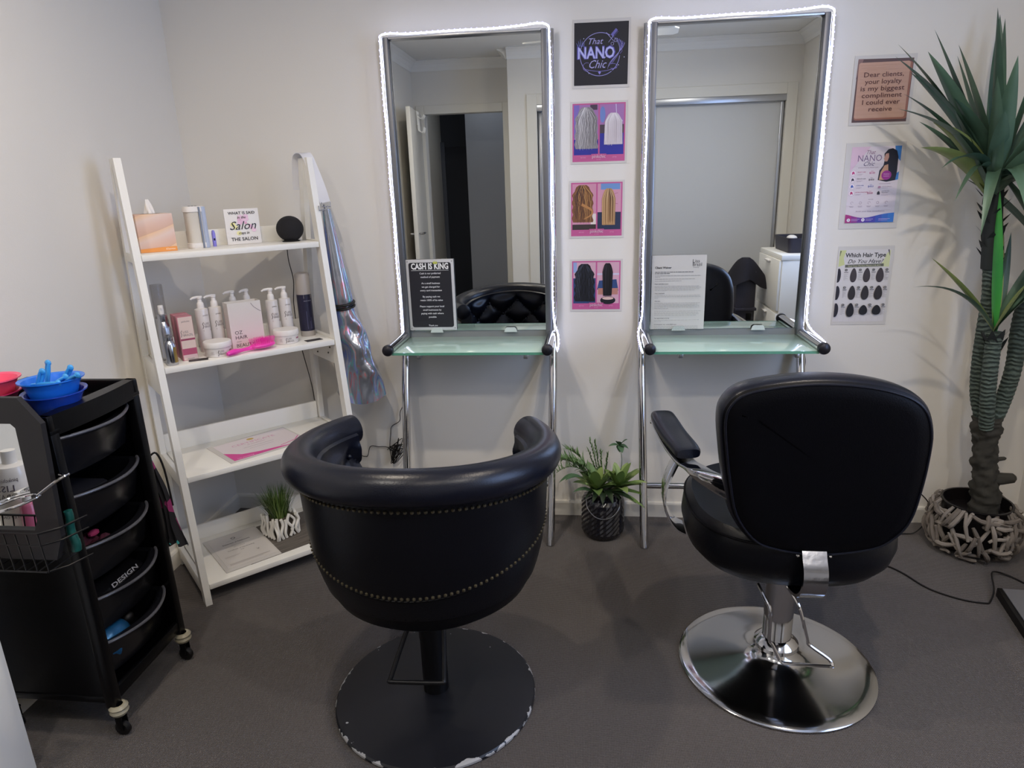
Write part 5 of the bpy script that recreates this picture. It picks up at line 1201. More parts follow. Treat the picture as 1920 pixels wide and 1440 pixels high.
for k in range(170):
    phi = 2*pi*(k*0.381966 % 1); v0 = rd.uniform(0.02, 0.97); kind = rd.random(); r0 = rd.uniform(0.0055, 0.0085); o = rd.choice([-0.008, 0.0, 0.004, 0.009])
    if v0 > 0.78 or kind < 0.25: dphi, dv = rd.uniform(0.35, 0.6)*rd.choice([-1, 1]), rd.uniform(-0.12, 0.12)
    else: dphi, dv = rd.uniform(0.08, 0.38)*rd.choice([-1, 1]), rd.uniform(0.3, 0.65)*rd.choice([-1, 1])
    v1 = min(1.02, max(0.03, v0+dv)); bend = rd.uniform(-0.07, 0.07)
    P_ = [bp_(phi+dphi*u, v0+(v1-v0)*u+bend*sin(pi*u), o+0.004*sin(pi*u*2+k)) for u in (0, 0.25, 0.5, 0.75, 1)]
    P_ = smooth_path(P_, 2); bm = new(); rr2 = [r0*(0.8+0.3*sin(pi*i/(len(P_)-1))+rd.uniform(-0.06, 0.06)) for i in range(len(P_))]
    tube(bm, P_, rr2, 7); obj('stick', bm, M_drift if rd.random() < 0.5 else M_drift2, t)
# trunks and leaves
y_ = empty('yucca_plant', 'tall artificial yucca with three wrapped trunks and long green sword leaves', 'plant', (0, 0, 0))
m = bpy.data.materials.new('wrapped_trunk'); m.use_nodes = True; nt = m.node_tree; b = nt.nodes['Principled BSDF']; b.inputs['Roughness'].default_value = 0.8
tc = nt.nodes.new('ShaderNodeTexCoord'); w = nt.nodes.new('ShaderNodeTexWave'); w.bands_direction = 'Z'; w.inputs['Scale'].default_value = 20; w.inputs['Distortion'].default_value = 6.5; w.inputs['Detail'].default_value = 3; w.inputs['Detail Scale'].default_value = 1.2
mp = nt.nodes.new('ShaderNodeMapping'); mp.inputs['Scale'].default_value = (1, 1, 1); nt.links.new(tc.outputs['Object'], mp.inputs[0]); nt.links.new(mp.outputs[0], w.inputs[0])
r = ramp(nt, [(0.0, '33403A'), (0.3, '46524A'), (1.0, '566359')]); nt.links.new(w.outputs['Fac'], r.inputs['Fac']); nt.links.new(r.outputs[0], b.inputs['Base Color'])
bp = nt.nodes.new('ShaderNodeBump'); bp.inputs['Strength'].default_value = 0.9; bp.inputs['Distance'].default_value = 0.005; nt.links.new(w.outputs['Fac'], bp.inputs['Height']); nt.links.new(bp.outputs['Normal'], b.inputs['Normal']); M_trunk = m
M_bark = mat('dark_bark', '37352F', 0.9, bump=0.9, bscale=45, vary=0.5, vscale=25)
def trunk(name, pts, radii, m, ribs=0.0010, n=20, lump=0.0):
    P_ = smooth_path(pts, 14); L_ = len(P_); rad = []
    for i in range(L_):
        u = i/(L_-1)*(len(radii)-1); k = min(int(u), len(radii)-2); r0 = radii[k]+(radii[k+1]-radii[k])*(u-k)
        rad.append(r0+ribs*(1 if (i % 2) else -1)+lump*sin(i*0.7)*cos(i*0.31))
    bm = new(); tube(bm, P_, rad, n); return obj(name, bm, m, y_)
tb = trunk('trunk_base', [(1.492, -0.205, 0.14), (1.488, -0.205, 0.22), (1.468, -0.205, 0.32), (1.455, -0.205, 0.42), (1.448, -0.205, 0.505), (1.446, -0.205, 0.53)], [0.050, 0.047, 0.041, 0.040, 0.047, 0.042], M_bark, 0.0, 26, 0.002)
from mathutils import noise as mnoise
for v in tb.data.vertices:
    d_ = Vector((v.co.x-1.465, v.co.y+0.205, 0)); v.co += d_.normalized()*0.012*(mnoise.noise(v.co*38)+0.6*mnoise.noise(v.co*90))
for c, d, r0 in (((1.488, -0.215, 0.29), (1.555, -0.235, 0.305), 0.024), ((1.425, -0.215, 0.445), (1.398, -0.225, 0.47), 0.010), ((1.475, -0.22, 0.37), (1.515, -0.23, 0.38), 0.009)):
    bm = new(); c = Vector(c); d = Vector(d); tube(bm, [c, c.lerp(d, 0.5), d, d+(d-c)*0.12], [r0, r0*0.95, r0*0.75, r0*0.3], 10); obj('branch_stub', bm, M_bark, tb)
trunk('trunk', [(1.445, -0.19, 0.50), (1.412, -0.185, 0.60), (1.398, -0.185, 0.72), (1.392, -0.19, 0.86), (1.388, -0.195, 0.98), (1.372, -0.20, 1.10)], [0.024, 0.024, 0.024, 0.024, 0.024, 0.026], M_trunk)
tk = trunk('upper_trunk', [(1.374, -0.20, 1.07), (1.362, -0.205, 1.16), (1.345, -0.21, 1.26), (1.335, -0.215, 1.34)], [0.030, 0.030, 0.029, 0.028], mat('dark_trunk', '272C2C', 0.8, bump=0.7, bscale=50, vary=0.3, vscale=20), 0.0)
trunk('trunk', [(1.43, -0.235, 0.50), (1.405, -0.262, 0.60), (1.392, -0.268, 0.70), (1.386, -0.27, 0.80), (1.382, -0.272, 0.86)], [0.023, 0.024, 0.024, 0.024, 0.027], M_trunk)
trunk('trunk', [(1.465, -0.205, 0.50), (1.492, -0.20, 0.60), (1.506, -0.20, 0.72), (1.502, -0.20, 0.86), (1.508, -0.205, 0.98), (1.525, -0.21, 1.10)], [0.026, 0.026, 0.026, 0.027, 0.028, 0.028], M_trunk)
rl = random.Random(4)
# scale-like cut leaf bases
for k in range(26):
    a = 2.4*k; z = 1.10+0.0095*k; c = Vector((1.372-0.16*(z-1.10), -0.203, z)); o = Vector((cos(a), sin(a), 0))
    bm = new(); blade(bm, c+o*0.026, c+o*0.052+Vector((0, 0, 0.030)), 0.034, 0.0, 3); obj('leaf_scale', bm, MATS['dark_trunk'], tk)
for k in range(8):
    a = 0.8*k; c = Vector((1.384, -0.272, 0.80+0.006*k)); o = Vector((cos(a), sin(a), 0))
    bm = new(); blade(bm, c+o*0.020, c+o*0.046+Vector((0, 0, 0.045)), 0.034, 0.0, 3); obj('leaf_scale', bm, MATS['dark_trunk'], y_)
def leafmat(name, c1, c2, c3):
    m = bpy.data.materials.new(name); m.use_nodes = True; nt = m.node_tree; b = nt.nodes['Principled BSDF']; b.inputs['Roughness'].default_value = 0.42
    tc = nt.nodes.new('ShaderNodeTexCoord'); n1 = nt.nodes.new('ShaderNodeTexNoise'); n1.inputs['Scale'].default_value = 5; n1.inputs['Detail'].default_value = 6; nt.links.new(tc.outputs['Object'], n1.inputs[0])
    r = ramp(nt, [(0.3, c1), (0.55, c2), (0.8, c3)]); nt.links.new(n1.outputs['Fac'], r.inputs['Fac']); nt.links.new(r.outputs[0], b.inputs['Base Color']); return m
ML = [leafmat('yucca_leaf', '3B5444', '55705A', '6F866A'), leafmat('yucca_leaf_deep', '2E4639', '43604E', '5C7660'), leafmat('yucca_leaf_yellow', '6C7A45', '8A9656', '9AA468'), leafmat('bright_green_leaf', '2F8A3A', '3E9C40', '9CC83A')]
def leaf(base, tip, w=0.042, droop=0.06, m=0, twist=0.0, bulge=0.36):
    base = Vector(base); tip = Vector(tip); d = tip-base; tip = tip+d*0.03; d = tip-base; n = 12; bm = new(); prev = None
    up = Vector((0, 0, 1)); side0 = d.cross(up)
    if side0.length < 0.05*d.length: side0 = Vector((1, 0.2, 0))
    side0.normalize()
    view = (Vector((0, -2.7, 1.4))-base).normalized()
    P_ = [base+d*(i/n)+up*droop*4*(i/n)*(1-i/n)*(1-0.3*i/n) for i in range(n+1)]
    for i, c in enumerate(P_):
        u = i/n; t_ = (P_[min(i+1, n)]-P_[max(i-1, 0)]).normalized(); s_ = (side0*cos(twist)+t_.cross(side0)*sin(twist)); s_ = (s_-t_*s_.dot(t_)).normalized(); nn = s_.cross(t_).normalized()
        ww = w*(0.45+0.55*sin(pi*min(1, u/bulge)/2)) if u < bulge else w*max(0.0, 1-((u-bulge)/(1-bulge))**1.9)
        if i == n: cur = (bm.verts.new(c),)
        else: cur = [bm.verts.new(c-s_*ww/2+nn*ww*0.16), bm.verts.new(c-s_*ww/4+nn*ww*0.05), bm.verts.new(c-nn*ww*0.03), bm.verts.new(c+s_*ww/4+nn*ww*0.05), bm.verts.new(c+s_*ww/2+nn*ww*0.16)]
        if prev:
            for k in range(4):
                if len(cur) == 5: bm.faces.new((prev[k], prev[k+1], cur[k+1], cur[k]))
                else: bm.faces.new((prev[k], prev[k+1], cur[0]))
        prev = cur
    return obj('leaf', bm, ML[m], y_)
c1 = (1.335, -0.215, 1.33)
T1 = [((0.956, -0.30, 1.757), 0.05, 0), ((0.944, -0.32, 1.722), 0.05, 1), ((0.973, -0.34, 1.615), 0.055, 0), ((0.954, -0.36, 1.573), 0.06, 0), ((1.051, -0.28, 1.737), 0.03, 0), ((1.075, -0.25, 1.801), 0.015, 1), ((1.173, -0.2, 1.764), 0.01, 0), ((1.21, -0.12, 1.744), 0.01, 1),
      ((1.229, -0.28, 1.845), 0.0, 1), ((1.285, -0.22, 1.825), 0.0, 0), ((1.083, -0.30, 1.535), 0.05, 2), ((1.090, -0.2, 1.674), 0.04, 1), ((1.053, -0.31, 1.462), 0.05, 2), ((1.215, -0.45, 1.69), 0.01, 0), ((1.185, -0.42, 1.645), 0.01, 0), ((1.210, -0.44, 1.55), 0.02, 0),
      ((1.33, -0.10, 1.86), 0.0, 1), ((1.42, -0.25, 1.85), 0.0, 1), ((1.52, -0.30, 1.75), 0.03, 0), ((1.60, -0.25, 1.68), 0.04, 1), ((1.66, -0.22, 1.55), 0.05, 0), ((1.50, -0.5, 1.62), 0.05, 0), ((1.40, -0.56, 1.5), 0.06, 0), ((1.62, -0.4, 1.42), 0.06, 1), ((1.55, -0.12, 1.75), 0.02, 1), ((1.25, -0.08, 1.55), 0.03, 1), ((1.13, -0.1, 1.55), 0.03, 1)]
for k, (tp, dr, mm) in enumerate(T1):
    leaf((c1[0]+rl.uniform(-.012, .012), c1[1]+rl.uniform(-.012, .012), c1[2]+rl.uniform(-.05, .02)), tp, w=rl.uniform(0.048, 0.060), droop=dr, m=mm, twist=rl.uniform(-0.5, 0.5))
for tp, dr, w_, mm in (((1.40, -0.50, 1.36), 0.05, 0.055, 0), ((1.50, -0.46, 1.26), 0.08, 0.055, 1), ((1.58, -0.38, 1.20), 0.10, 0.055, 0), ((1.45, -0.44, 1.68), 0.0, 0.055, 1), ((1.36, -0.47, 1.62), 0.0, 0.055, 0), ((1.64, -0.30, 1.30), 0.08, 0.05, 1), ((1.10, -0.36, 1.40), 0.08, 0.045, 1), ((1.00, -0.30, 1.68), 0.04, 0.05, 1), ((1.12, -0.33, 1.60), 0.04, 0.055, 1)):
    leaf((1.335, -0.225, 1.33), tp, w=w_, droop=dr, m=mm, twist=0.2)
# arching leaves that fall to the right, towards the viewer
for tp, dr, w_ in (((1.33, -0.52, 1.10), 0.17, 0.05), ((1.40, -0.50, 1.06), 0.16, 0.055), ((1.45, -0.42, 1.12), 0.14, 0.05), ((1.22, -0.40, 1.20), 0.12, 0.04), ((1.16, -0.34, 1.30), 0.10, 0.036)):
    leaf((1.325, -0.235, 1.34), tp, w=w_, droop=dr, m=0, twist=0.3)
c2 = Vector((1.378, -0.275, 0.865))
for tp, dr, mm, w_, tw in (((1.137, -0.30, 1.113), 0.02, 2, 0.026, 0.4), ((1.084, -0.32, 1.022), 0.065, 0, 0.028, 0.2), ((1.338, -0.24, 1.335), 0.0, 3, 0.036, 1.2), ((1.385, -0.40, 1.05), 0.01, 2, 0.052, 0.9), ((1.47, -0.38, 1.06), 0.02, 0, 0.045, 0.5), ((1.52, -0.36, 1.12), 0.03, 0, 0.045, 0.3), ((1.50, -0.28, 1.17), 0.02, 0, 0.04, 0.3), ((1.42, -0.2, 1.18), 0.0, 1, 0.036, 0.6), ((1.40, -0.18, 1.22), 0.0, 2, 0.03, 0.2)):
    leaf(c2, tp, w=w_, droop=dr, m=mm, twist=tw)
c3 = Vector((1.53, -0.215, 1.12))
for k in range(11):
    a = 2.4*k; e = rl.uniform(0.25, 1.1); L_ = 0.36
    o = Vector((cos(a)*cos(e), sin(a)*cos(e), sin(e)))*L_
    tp = c3+o; tp.x = min(tp.x, 1.71); tp.y = min(tp.y, -0.04)
    leaf(c3, tp, w=0.042, droop=0.03, m=k % 2, twist=rl.uniform(-0.4, 0.4))

# ------------------------------------------------------------------ glass vase of greenery between the mirrors
t = empty('foliage_vase', 'dark honeycomb glass jar with wire handle full of green artificial foliage', 'potted plant', (0.063, -0.165, 0))
m = bpy.data.materials.new('honeycomb_glass'); m.use_nodes = True; nt = m.node_tree; b = nt.nodes['Principled BSDF']; b.inputs['Base Color'].default_value = srgb('1B1B22'); b.inputs['Roughness'].default_value = 0.08; b.inputs['Coat Weight'].default_value = 0.6
M_hc = m
bm = new(); n = 44; prof = [(0.0, 0.004), (0.060, 0.0), (0.074, 0.006), (0.083, 0.020)]+[(0.085, 0.030+0.0105*k) for k in range(12)]+[(0.083, 0.158), (0.076, 0.172), (0.064, 0.180), (0.058, 0.184), (0.058, 0.192), (0.055, 0.192), (0.054, 0.18), (0, 0.175)]
rings = []
for i, (r_, z) in enumerate(prof):
    if r_ == 0: rings.append([bm.verts.new((0, 0, z))]); continue
    rings.append([bm.verts.new(((r_+(0.0022 if (k+i) % 2 else -0.0012)*(1 if 3 < i < 19 else 0))*cos(2*pi*k/n), (r_+(0.0022 if (k+i) % 2 else -0.0012)*(1 if 3 < i < 19 else 0))*sin(2*pi*k/n), z)) for k in range(n)])
for A, B in zip(rings, rings[1:]):
    for k in range(n):
        if len(A) == 1: bm.faces.new((A[0], B[(k+1) % n], B[k]))
        elif len(B) == 1: bm.faces.new((A[k], A[(k+1) % n], B[0]))
        else: bm.faces.new((A[k], A[(k+1) % n], B[(k+1) % n], B[k]))
obj('jar', bm, M_hc, t, smooth=False)
bm = new(); tube(bm, smooth_path([(-0.066, -0.040, 0.172), (-0.062, -0.072, 0.150), (-0.035, -0.090, 0.122), (0.0, -0.0935, 0.112), (0.035, -0.090, 0.122), (0.062, -0.072, 0.150), (0.066, -0.040, 0.172)], 5), 0.0016, 6); obj('wire_handle', bm, M_alu, t)
G = [mat('succulent_green', '6B8548', 0.45, vary=0.2, vscale=18), mat('succulent_light', '8FA562', 0.45, vary=0.15, vscale=18), mat('fern_green', '55703F', 0.5, vary=0.2, vscale=18), mat('eucalyptus_green', '4C6A4A', 0.5, vary=0.15, vscale=18), mat('dark_foliage', '2F4228', 0.5)]
def broad(base, tip, w, droop, mi, n=8, up=0.0):
    base = Vector(base); tip = Vector(tip); d = tip-base; s_ = d.cross(Vector((0, 0, 1)))
    if s_.length < 1e-4: s_ = Vector((1, 0, 0))
    s_.normalize(); prev = None; bm = new()
    for i in range(n+1):
        u = i/n; c = base+d*u+Vector((0, 0, droop*4*u*(1-u))); ww = w*(sin(pi*u**0.75)**0.8 if 0 < u < 1 else 0.12 if u == 0 else 0)
        cur = [bm.verts.new(c-s_*ww/2+Vector((0, 0, ww*0.18))), bm.verts.new(c), bm.verts.new(c+s_*ww/2+Vector((0, 0, ww*0.18)))] if ww > 0 else [bm.verts.new(c)]
        if prev:
            if len(cur) == 3:
                for k in (0, 1): bm.faces.new((prev[k], prev[k+1], cur[k+1], cur[k]))
            else:
                for k in (0, 1): bm.faces.new((prev[k], prev[k+1], cur[0]))
        prev = cur
    return bm
rg = random.Random(13)
def rosette(c, n, L_, w, mats_, tilt=(0, 0)):
    for k in range(n):
        a = 2.4*k; e = 0.15+1.15*(k/n); o = Vector((cos(a)*cos(e)+tilt[0], sin(a)*cos(e)+tilt[1], sin(e)))*L_*(0.85+0.2*rg.random())
        obj('leaf', broad(c, Vector(c)+o, w, 0.010, 0), G[mats_[k % len(mats_)]], t)
rosette((-0.028, -0.03, 0.205), 17, 0.118, 0.044, (0, 1, 0))
rosette((0.062, -0.02, 0.212), 18, 0.118, 0.037, (0, 0, 1), (0.15, 0))
for o, mm in (((0.16, -0.03, -0.01), 0), ((0.145, -0.06, -0.045), 0), ((0.16, 0.0, 0.03), 1), ((0.13, -0.05, 0.06), 0), ((0.11, -0.05, -0.03), 4)):
    obj('leaf', broad((0.02, -0.03, 0.205), Vector((0.02, -0.03, 0.205))+Vector(o), 0.032, 0.012, 0), G[mm], t)
for k in range(7):
    a = -2.6+0.5*k; obj('leaf', broad((0, -0.01, 0.2), (0.085*cos(a), -0.01+0.085*sin(a), 0.175), 0.034, 0.02, 0), G[4], t)
# feathery fronds to the left, upright sprigs in the middle
def frond(tag_, base, tip, droop, nl, ll, mi):
    base = Vector(base); tip = Vector(tip); bm = new(); P_ = [base+(tip-base)*(i/10)+Vector((0, 0, droop*4*(i/10)*(1-i/10))) for i in range(11)]; tube(bm, P_, 0.0012, 5)
    for i in range(nl):
        u = 0.25+0.75*i/nl; c = base+(tip-base)*u+Vector((0, 0, droop*4*u*(1-u))); d = (tip-base).normalized()
        for s_ in (-1, 1):
            o = (d*0.6+Vector((rg.uniform(-.5, .5), s_*0.7, rg.uniform(-0.3, 0.7)))).normalized()*ll*rg.uniform(0.7, 1.1)
            blade(bm, c, c+o, 0.0065, 0.002, 3)
    obj('frond', bm, G[mi], t, kind='stuff')
for tp, dr in (((-0.19, -0.04, 0.345), 0.05), ((-0.185, -0.05, 0.29), 0.06), ((-0.15, 0.02, 0.365), 0.04), ((-0.17, 0.0, 0.32), 0.06), ((-0.12, -0.05, 0.33), 0.04), ((-0.20, 0.01, 0.315), 0.05)): frond('f', (-0.01, 0, 0.19), tp, dr, 17, 0.042, 2)
for tp in ((-0.055, 0.02, 0.415), (-0.035, 0.03, 0.40), (-0.01, 0.03, 0.36), (0.02, 0.03, 0.345), (-0.06, 0.03, 0.36)): frond('f', (0, 0.01, 0.19), tp, 0.0, 12, 0.024, 2)
for c_, tp in (((-0.09, -0.05, 0.27), (-0.175, -0.07, 0.255)), ((-0.07, -0.05, 0.26), (-0.15, -0.09, 0.275)), ((-0.03, -0.05, 0.20), (-0.12, -0.07, 0.215))): obj('leaf', broad(c_, tp, 0.035, 0.015, 0), G[3], t)
bm = new(); tube(bm, smooth_path([(0.05, 0.02, 0.19), (0.075, 0.02, 0.30), (0.065, 0.01, 0.385)], 5), 0.0012, 5); obj('stem', bm, G[3], t)
for o in ((-0.045, -0.01, 0.0), (0.03, -0.01, 0.03), (0.035, -0.01, -0.01), (-0.01, -0.02, 0.025), (0.01, -0.03, -0.02), (0.0, 0.0, -0.03)):
    obj('leaf', broad((0.065, 0.01, 0.385), Vector((0.065, 0.01, 0.385))+Vector(o), 0.026, 0.003, 0), G[3], t)

# ------------------------------------------------------------------ trolley
def drawer_z(): return [0.845, 0.690, 0.548, 0.400, 0.268]
tx0, tx1, ty0, ty1 = -1.575, -1.243, -1.345, -1.015
t = empty('salon_trolley', 'black plastic rolling salon trolley with five bowed drawers against the left wall', 'trolley', ((tx0+tx1)/2, (ty0+ty1)/2, 0))
T = Vector(((tx0+tx1)/2, (ty0+ty1)/2, 0)); hx, hy = (tx1-tx0)/2, (ty1-ty0)/2
bm = new()
box(bm, (0, 0, 0.872), (2*hx, 2*hy, 0.012), bev=0.002)
box(bm, (-hx+0.009, 0, 0.896), (0.018, 2*hy, 0.045), bev=0.004); box(bm, (0, hy-0.009, 0.893), (2*hx, 0.018, 0.04), bev=0.004); box(bm, (0, -hy+0.009, 0.893), (2*hx, 0.018, 0.04), bev=0.004)
n = 16; pts = [(hx-0.004+0.014*sin(pi*i/n), -hy+2*hy*i/n) for i in range(n+1)]+[(hx-0.03, hy), (hx-0.03, -hy)]
prism(bm, pts, 0.862, 0.913)
obj('top_tray', bm, M_blackpl, t)
for sy in (-1, 1):
    for sx in (-1, 1):
        bm = new(); box(bm, (sx*(hx-0.015), sy*(hy-0.014), 0.48), (0.030, 0.028, 0.78), bev=0.005); obj('corner_post', bm, M_blackpl, t)
    bm = new(); box(bm, (0, sy*(hy-0.012), 0.49), (2*hx-0.05, 0.008, 0.76)); obj('side_panel', bm, M_blackpl, t)
bm = new(); box(bm, (-hx+0.01, 0, 0.49), (0.008, 2*hy-0.05, 0.76)); obj('back_panel', bm, M_blackpl, t)
bm = new(); box(bm, (0, 0, 0.115), (2*hx-0.01, 2*hy-0.01, 0.02), bev=0.003); box(bm, (hx-0.01, 0, 0.128), (0.014, 2*hy-0.03, 0.03), bev=0.003); obj('bottom_tray', bm, M_blackpl, t)
for z in drawer_z():
    bm = new(); n = 18; hw = hy-0.030; rings = []
    def outl(ins, bul): return [(hx-0.028+bul*sin(pi*i/n)**0.8-ins, -hw+ins+(2*hw-2*ins)*i/n) for i in range(n+1)]+[(-hx+0.03+ins, hw-ins), (-hx+0.03+ins, -hw+ins)]
    for ins, bul, zz in ((0.012, 0.020, z-0.105), (0.004, 0.034, z-0.050), (0.0, 0.048, z-0.012), (-0.003, 0.056, z-0.003), (-0.003, 0.056, z), (0.012, 0.040, z-0.002), (0.014, 0.034, z-0.02), (0.020, 0.018, z-0.095)):
        rings.append([bm.verts.new((x, y, zz+0.012*sin(pi*min(max((y+hw)/(2*hw), 0), 1))*0)) for x, y in outl(ins, bul)])
    for A, B in zip(rings, rings[1:]):
        k_ = len(A)
        for i in range(k_): bm.faces.new((A[i], A[(i+1) % k_], B[(i+1) % k_], B[i]))
    bm.faces.new(rings[0]); bm.faces.new(rings[-1]); d = obj('drawer', bm, M_drawer, t)
    bm = new(); tube(bm, [(x, y, z+0.001) for x, y in outl(-0.002, 0.055)[:n+1]], 0.0042, 8); obj('drawer_lip', bm, mat('lip_highlight_grey', '4A4B52', 0.3, spec=0.8), d)  # lip paler than its drawer, the edge highlight put into its colour
for sx in (-1, 1):
    for sy in (-1, 1):
        x, y = sx*(hx-0.014)+(0.01 if sx > 0 else 0), sy*(hy-0.014)
        bm = new(); lathe(bm, [(0, 0.065), (0.006, 0.065), (0.006, 0.095), (0, 0.095)], (x, y, 0), n=10); box(bm, (x, y-0.011, 0.042), (0.018, 0.003, 0.045), bev=0.001); box(bm, (x, y+0.011, 0.042), (0.018, 0.003, 0.045), bev=0.001); box(bm, (x, y, 0.064), (0.022, 0.026, 0.008), bev=0.002)
        c = obj('caster', bm, M_blackpl, t)
        bm = new(); tt = bmesh.new(); lathe(tt, [(0, -0.008), (0.017, -0.008), (0.0215, -0.004), (0.0215, 0.004), (0.017, 0.008), (0, 0.008)], n=22); tt.transform(Matrix.Translation((x, y, 0.0215)) @ Matrix.Rotation(radians(90), 4, 'X')); merge(bm, tt); obj('wheel', bm, M_cable, c)
        if sx > 0: bm = new(); lathe(bm, [(0.012, 0.072), (0.020, 0.070), (0.024, 0.078), (0.021, 0.085), (0.024, 0.091), (0.018, 0.098), (0.012, 0.098)], (x, y, 0), n=20); obj('tape_wrap', bm, mat('beige_tape', 'A39C86', 0.35, coat=0.4), c)
# chrome ring (hair dryer holder) and wire basket on the side
bm = new(); rc_ = Vector((-1.272, -1.455, 0.752))-T
tube(bm, [rc_+Vector((0.058*cos(a), 0.050*sin(a), 0.012*cos(a))) for a in [2*pi*k/40 for k in range(40)]], 0.0032, 8, closed=True)
tube(bm, [rc_+Vector((0.050*cos(a), 0.042*sin(a), 0.012*cos(a)-0.003)) for a in [2*pi*k/40 for k in range(40)]], 0.0025, 8, closed=True)
tube(bm, smooth_path([rc_+Vector((0.053, 0.01, 0.012)), Vector((-1.185, -1.42, 0.79))-T, Vector((-1.172, -1.40, 0.797))-T, Vector((-1.215, -1.36, 0.775))-T, Vector((-1.245, -1.344, 0.77))-T], 5), 0.0035, 8)
obj('dryer_ring', bm, M_chrome, t)
B0, B1, By0, By1, Bz0, Bz1 = -1.56-T.x, -1.205-T.x, -1.452-T.y, -1.36-T.y, 0.570, 0.672
def loop(z, ins=0.0): return [(B0+ins, By1, z), (B0+ins, By0+ins, z), (B1-0.03-ins, By0+ins, z), (B1-ins, By0+0.03+ins, z), (B1-ins+0.02, By1, z)]
for z, ins in ((Bz1, 0), (Bz0, 0.006), ((Bz0+Bz1)/2+0.02, 0.002)):
    bm = new(); tube(bm, loop(z, ins), 0.0024 if z != Bz1 else 0.003, 6); obj('basket_wire', bm, M_blackmetal, t)
for k in range(12):
    x = B0+0.01+k*0.0285
    bm = new(); tube(bm, [(x, By0+(0.0 if x < B1-0.03 else 0.02), Bz1), (x, By0+(0.006 if x < B1-0.03 else 0.026), Bz0), (x, By1, Bz0)], 0.0018, 5); obj('basket_wire', bm, M_blackmetal, t)
# black-framed mirror standing in the basket
t2 = empty('framed_hand_mirror', 'black-framed square back mirror standing in the trolley wire basket', 'mirror', (-1.40, -1.405, 0.585), (radians(90-2), 0, radians(0)))
W_, H_ = 0.195, 0.405
outer = [(-0.15, 0.0), (0.165, 0.0), (0.188, 0.06), (0.196, 0.335), (0.150, 0.395), (-0.15, 0.395), (-0.19, 0.335), (-0.18, 0.06)]
inner = [(-0.12, 0.075), (0.125, 0.075), (0.135, 0.10), (0.132, 0.325), (0.122, 0.335), (-0.12, 0.335), (-0.13, 0.325), (-0.13, 0.10)]
bm = new(); a0 = [bm.verts.new((x, y, 0.0)) for x, y in outer]; a1 = [bm.verts.new((x, y, 0.014)) for x, y in outer]; i0 = [bm.verts.new((x, y, 0.0)) for x, y in inner]; i1 = [bm.verts.new((x, y, 0.014)) for x, y in inner]; k_ = len(outer)
for i in range(k_):
    j = (i+1) % k_; bm.faces.new((a0[i], a0[j], a1[j], a1[i])); bm.faces.new((a1[i], a1[j], i1[j], i1[i])); bm.faces.new((i1[i], i1[j], i0[j], i0[i])); bm.faces.new((a0[i], a0[j], i0[j], i0[i]))
obj('frame', bm, mat('mirror_frame_black', '1C1B1E', 0.5, bump=0.1), t2, smooth=False)
bm = new(); box(bm, (0.0, 0.205, 0.003), (0.275, 0.27, 0.002)); obj('mirror_glass', bm, M_mirror, t2, smooth=False)
bm = new(); box(bm, (0.04, 0.364, 0.0142), (0.055, 0.018, 0.001), bev=0.0); obj('hand_slot', bm, mat('dark_red_slot', '3A1C1E', 0.5), t2, smooth=False)
t3 = empty('teal_pouch', 'narrow teal patterned pouch tucked in the wire basket beside the black-framed mirror', 'pouch', (-1.222, -1.372, 0.585))
bm = new()
rows = []
for i in range(9):
    u = i/8; rows.append([bm.verts.new((0.012*(1-0.3*u)*cos(a)+0.003*sin(9*u), 0.010*sin(a), 0.105*u)) for a in [2*pi*k/12 for k in range(12)]])
for A, B in zip(rows, rows[1:]):
    for k in range(12): bm.faces.new((A[k], A[(k+1) % 12], B[(k+1) % 12], B[k]))
bm.faces.new(rows[0]); bm.faces.new(rows[-1]); obj('pouch_body', bm, mat('teal_pattern', '13504A', 0.4, vary=0.8, vscale=45), t3)
# bowls
def bowl_stack(name, label, c, r, m, h=0.05, z=0.0, tilt=0.0, lip=0.008):
    t = empty(name, label, 'bowl', (c[0], c[1], z), (tilt, tilt*0.5, 0))
    bm = new(); lathe(bm, [(0, 0), (r*0.58, 0), (r*0.62, 0.003), (r*0.80, h*0.75), (r*0.90, h), (r, h+0.003), (r, h+0.006), (r*0.885, h+0.003), (r*0.77, h*0.75), (r*0.58, 0.006), (0, 0.005)], n=48)
    obj('bowl_body', bm, m, t); return t
bcx, bcy = -1.314, -1.225
bowl_stack('tint_bowl', 'translucent blue tint bowl, lower one of the blue pair on the trolley', (bcx, bcy), 0.072, mat('translucent_blue', '2350C8', 0.25, trans=0.25, coat=0.3), 0.058, 0.879, 0.02)
bowl_stack('tint_bowl', 'bright blue tint bowl holding clips, stacked in the other blue bowl', (bcx-0.002, bcy), 0.072, mat('bright_blue', '1E74E0', 0.3, coat=0.3), 0.062, 0.906, -0.02)
pcx, pcy = -1.488, -1.235
bowl_stack('tint_bowl', 'dark pink tint bowl, lower one of the pink pair at the picture edge', (pcx, pcy), 0.075, mat('deep_pink', 'D83A72', 0.3, coat=0.3), 0.058, 0.879, 0.02)
bowl_stack('tint_bowl', 'coral pink tint bowl on top of the dark pink one at the picture edge', (pcx+0.002, pcy), 0.075, mat('coral_pink', 'F55C80', 0.35, coat=0.2), 0.062, 0.906, -0.015)
M_clip = mat('sky_blue_plastic', '3C9BE0', 0.3, coat=0.3)
rk = random.Random(6)
clip_lab = ['blue sectioning clip standing tallest, its round end up at the left', 'blue sectioning clip leaning left of centre in the blue bowl', 'blue sectioning clip lying across the middle of the blue bowl', 'blue sectioning clip pointing up at the right of the bowl', 'blue sectioning clip sticking out over the right rim', 'blue sectioning clip lying lowest across the heap in the bowl']
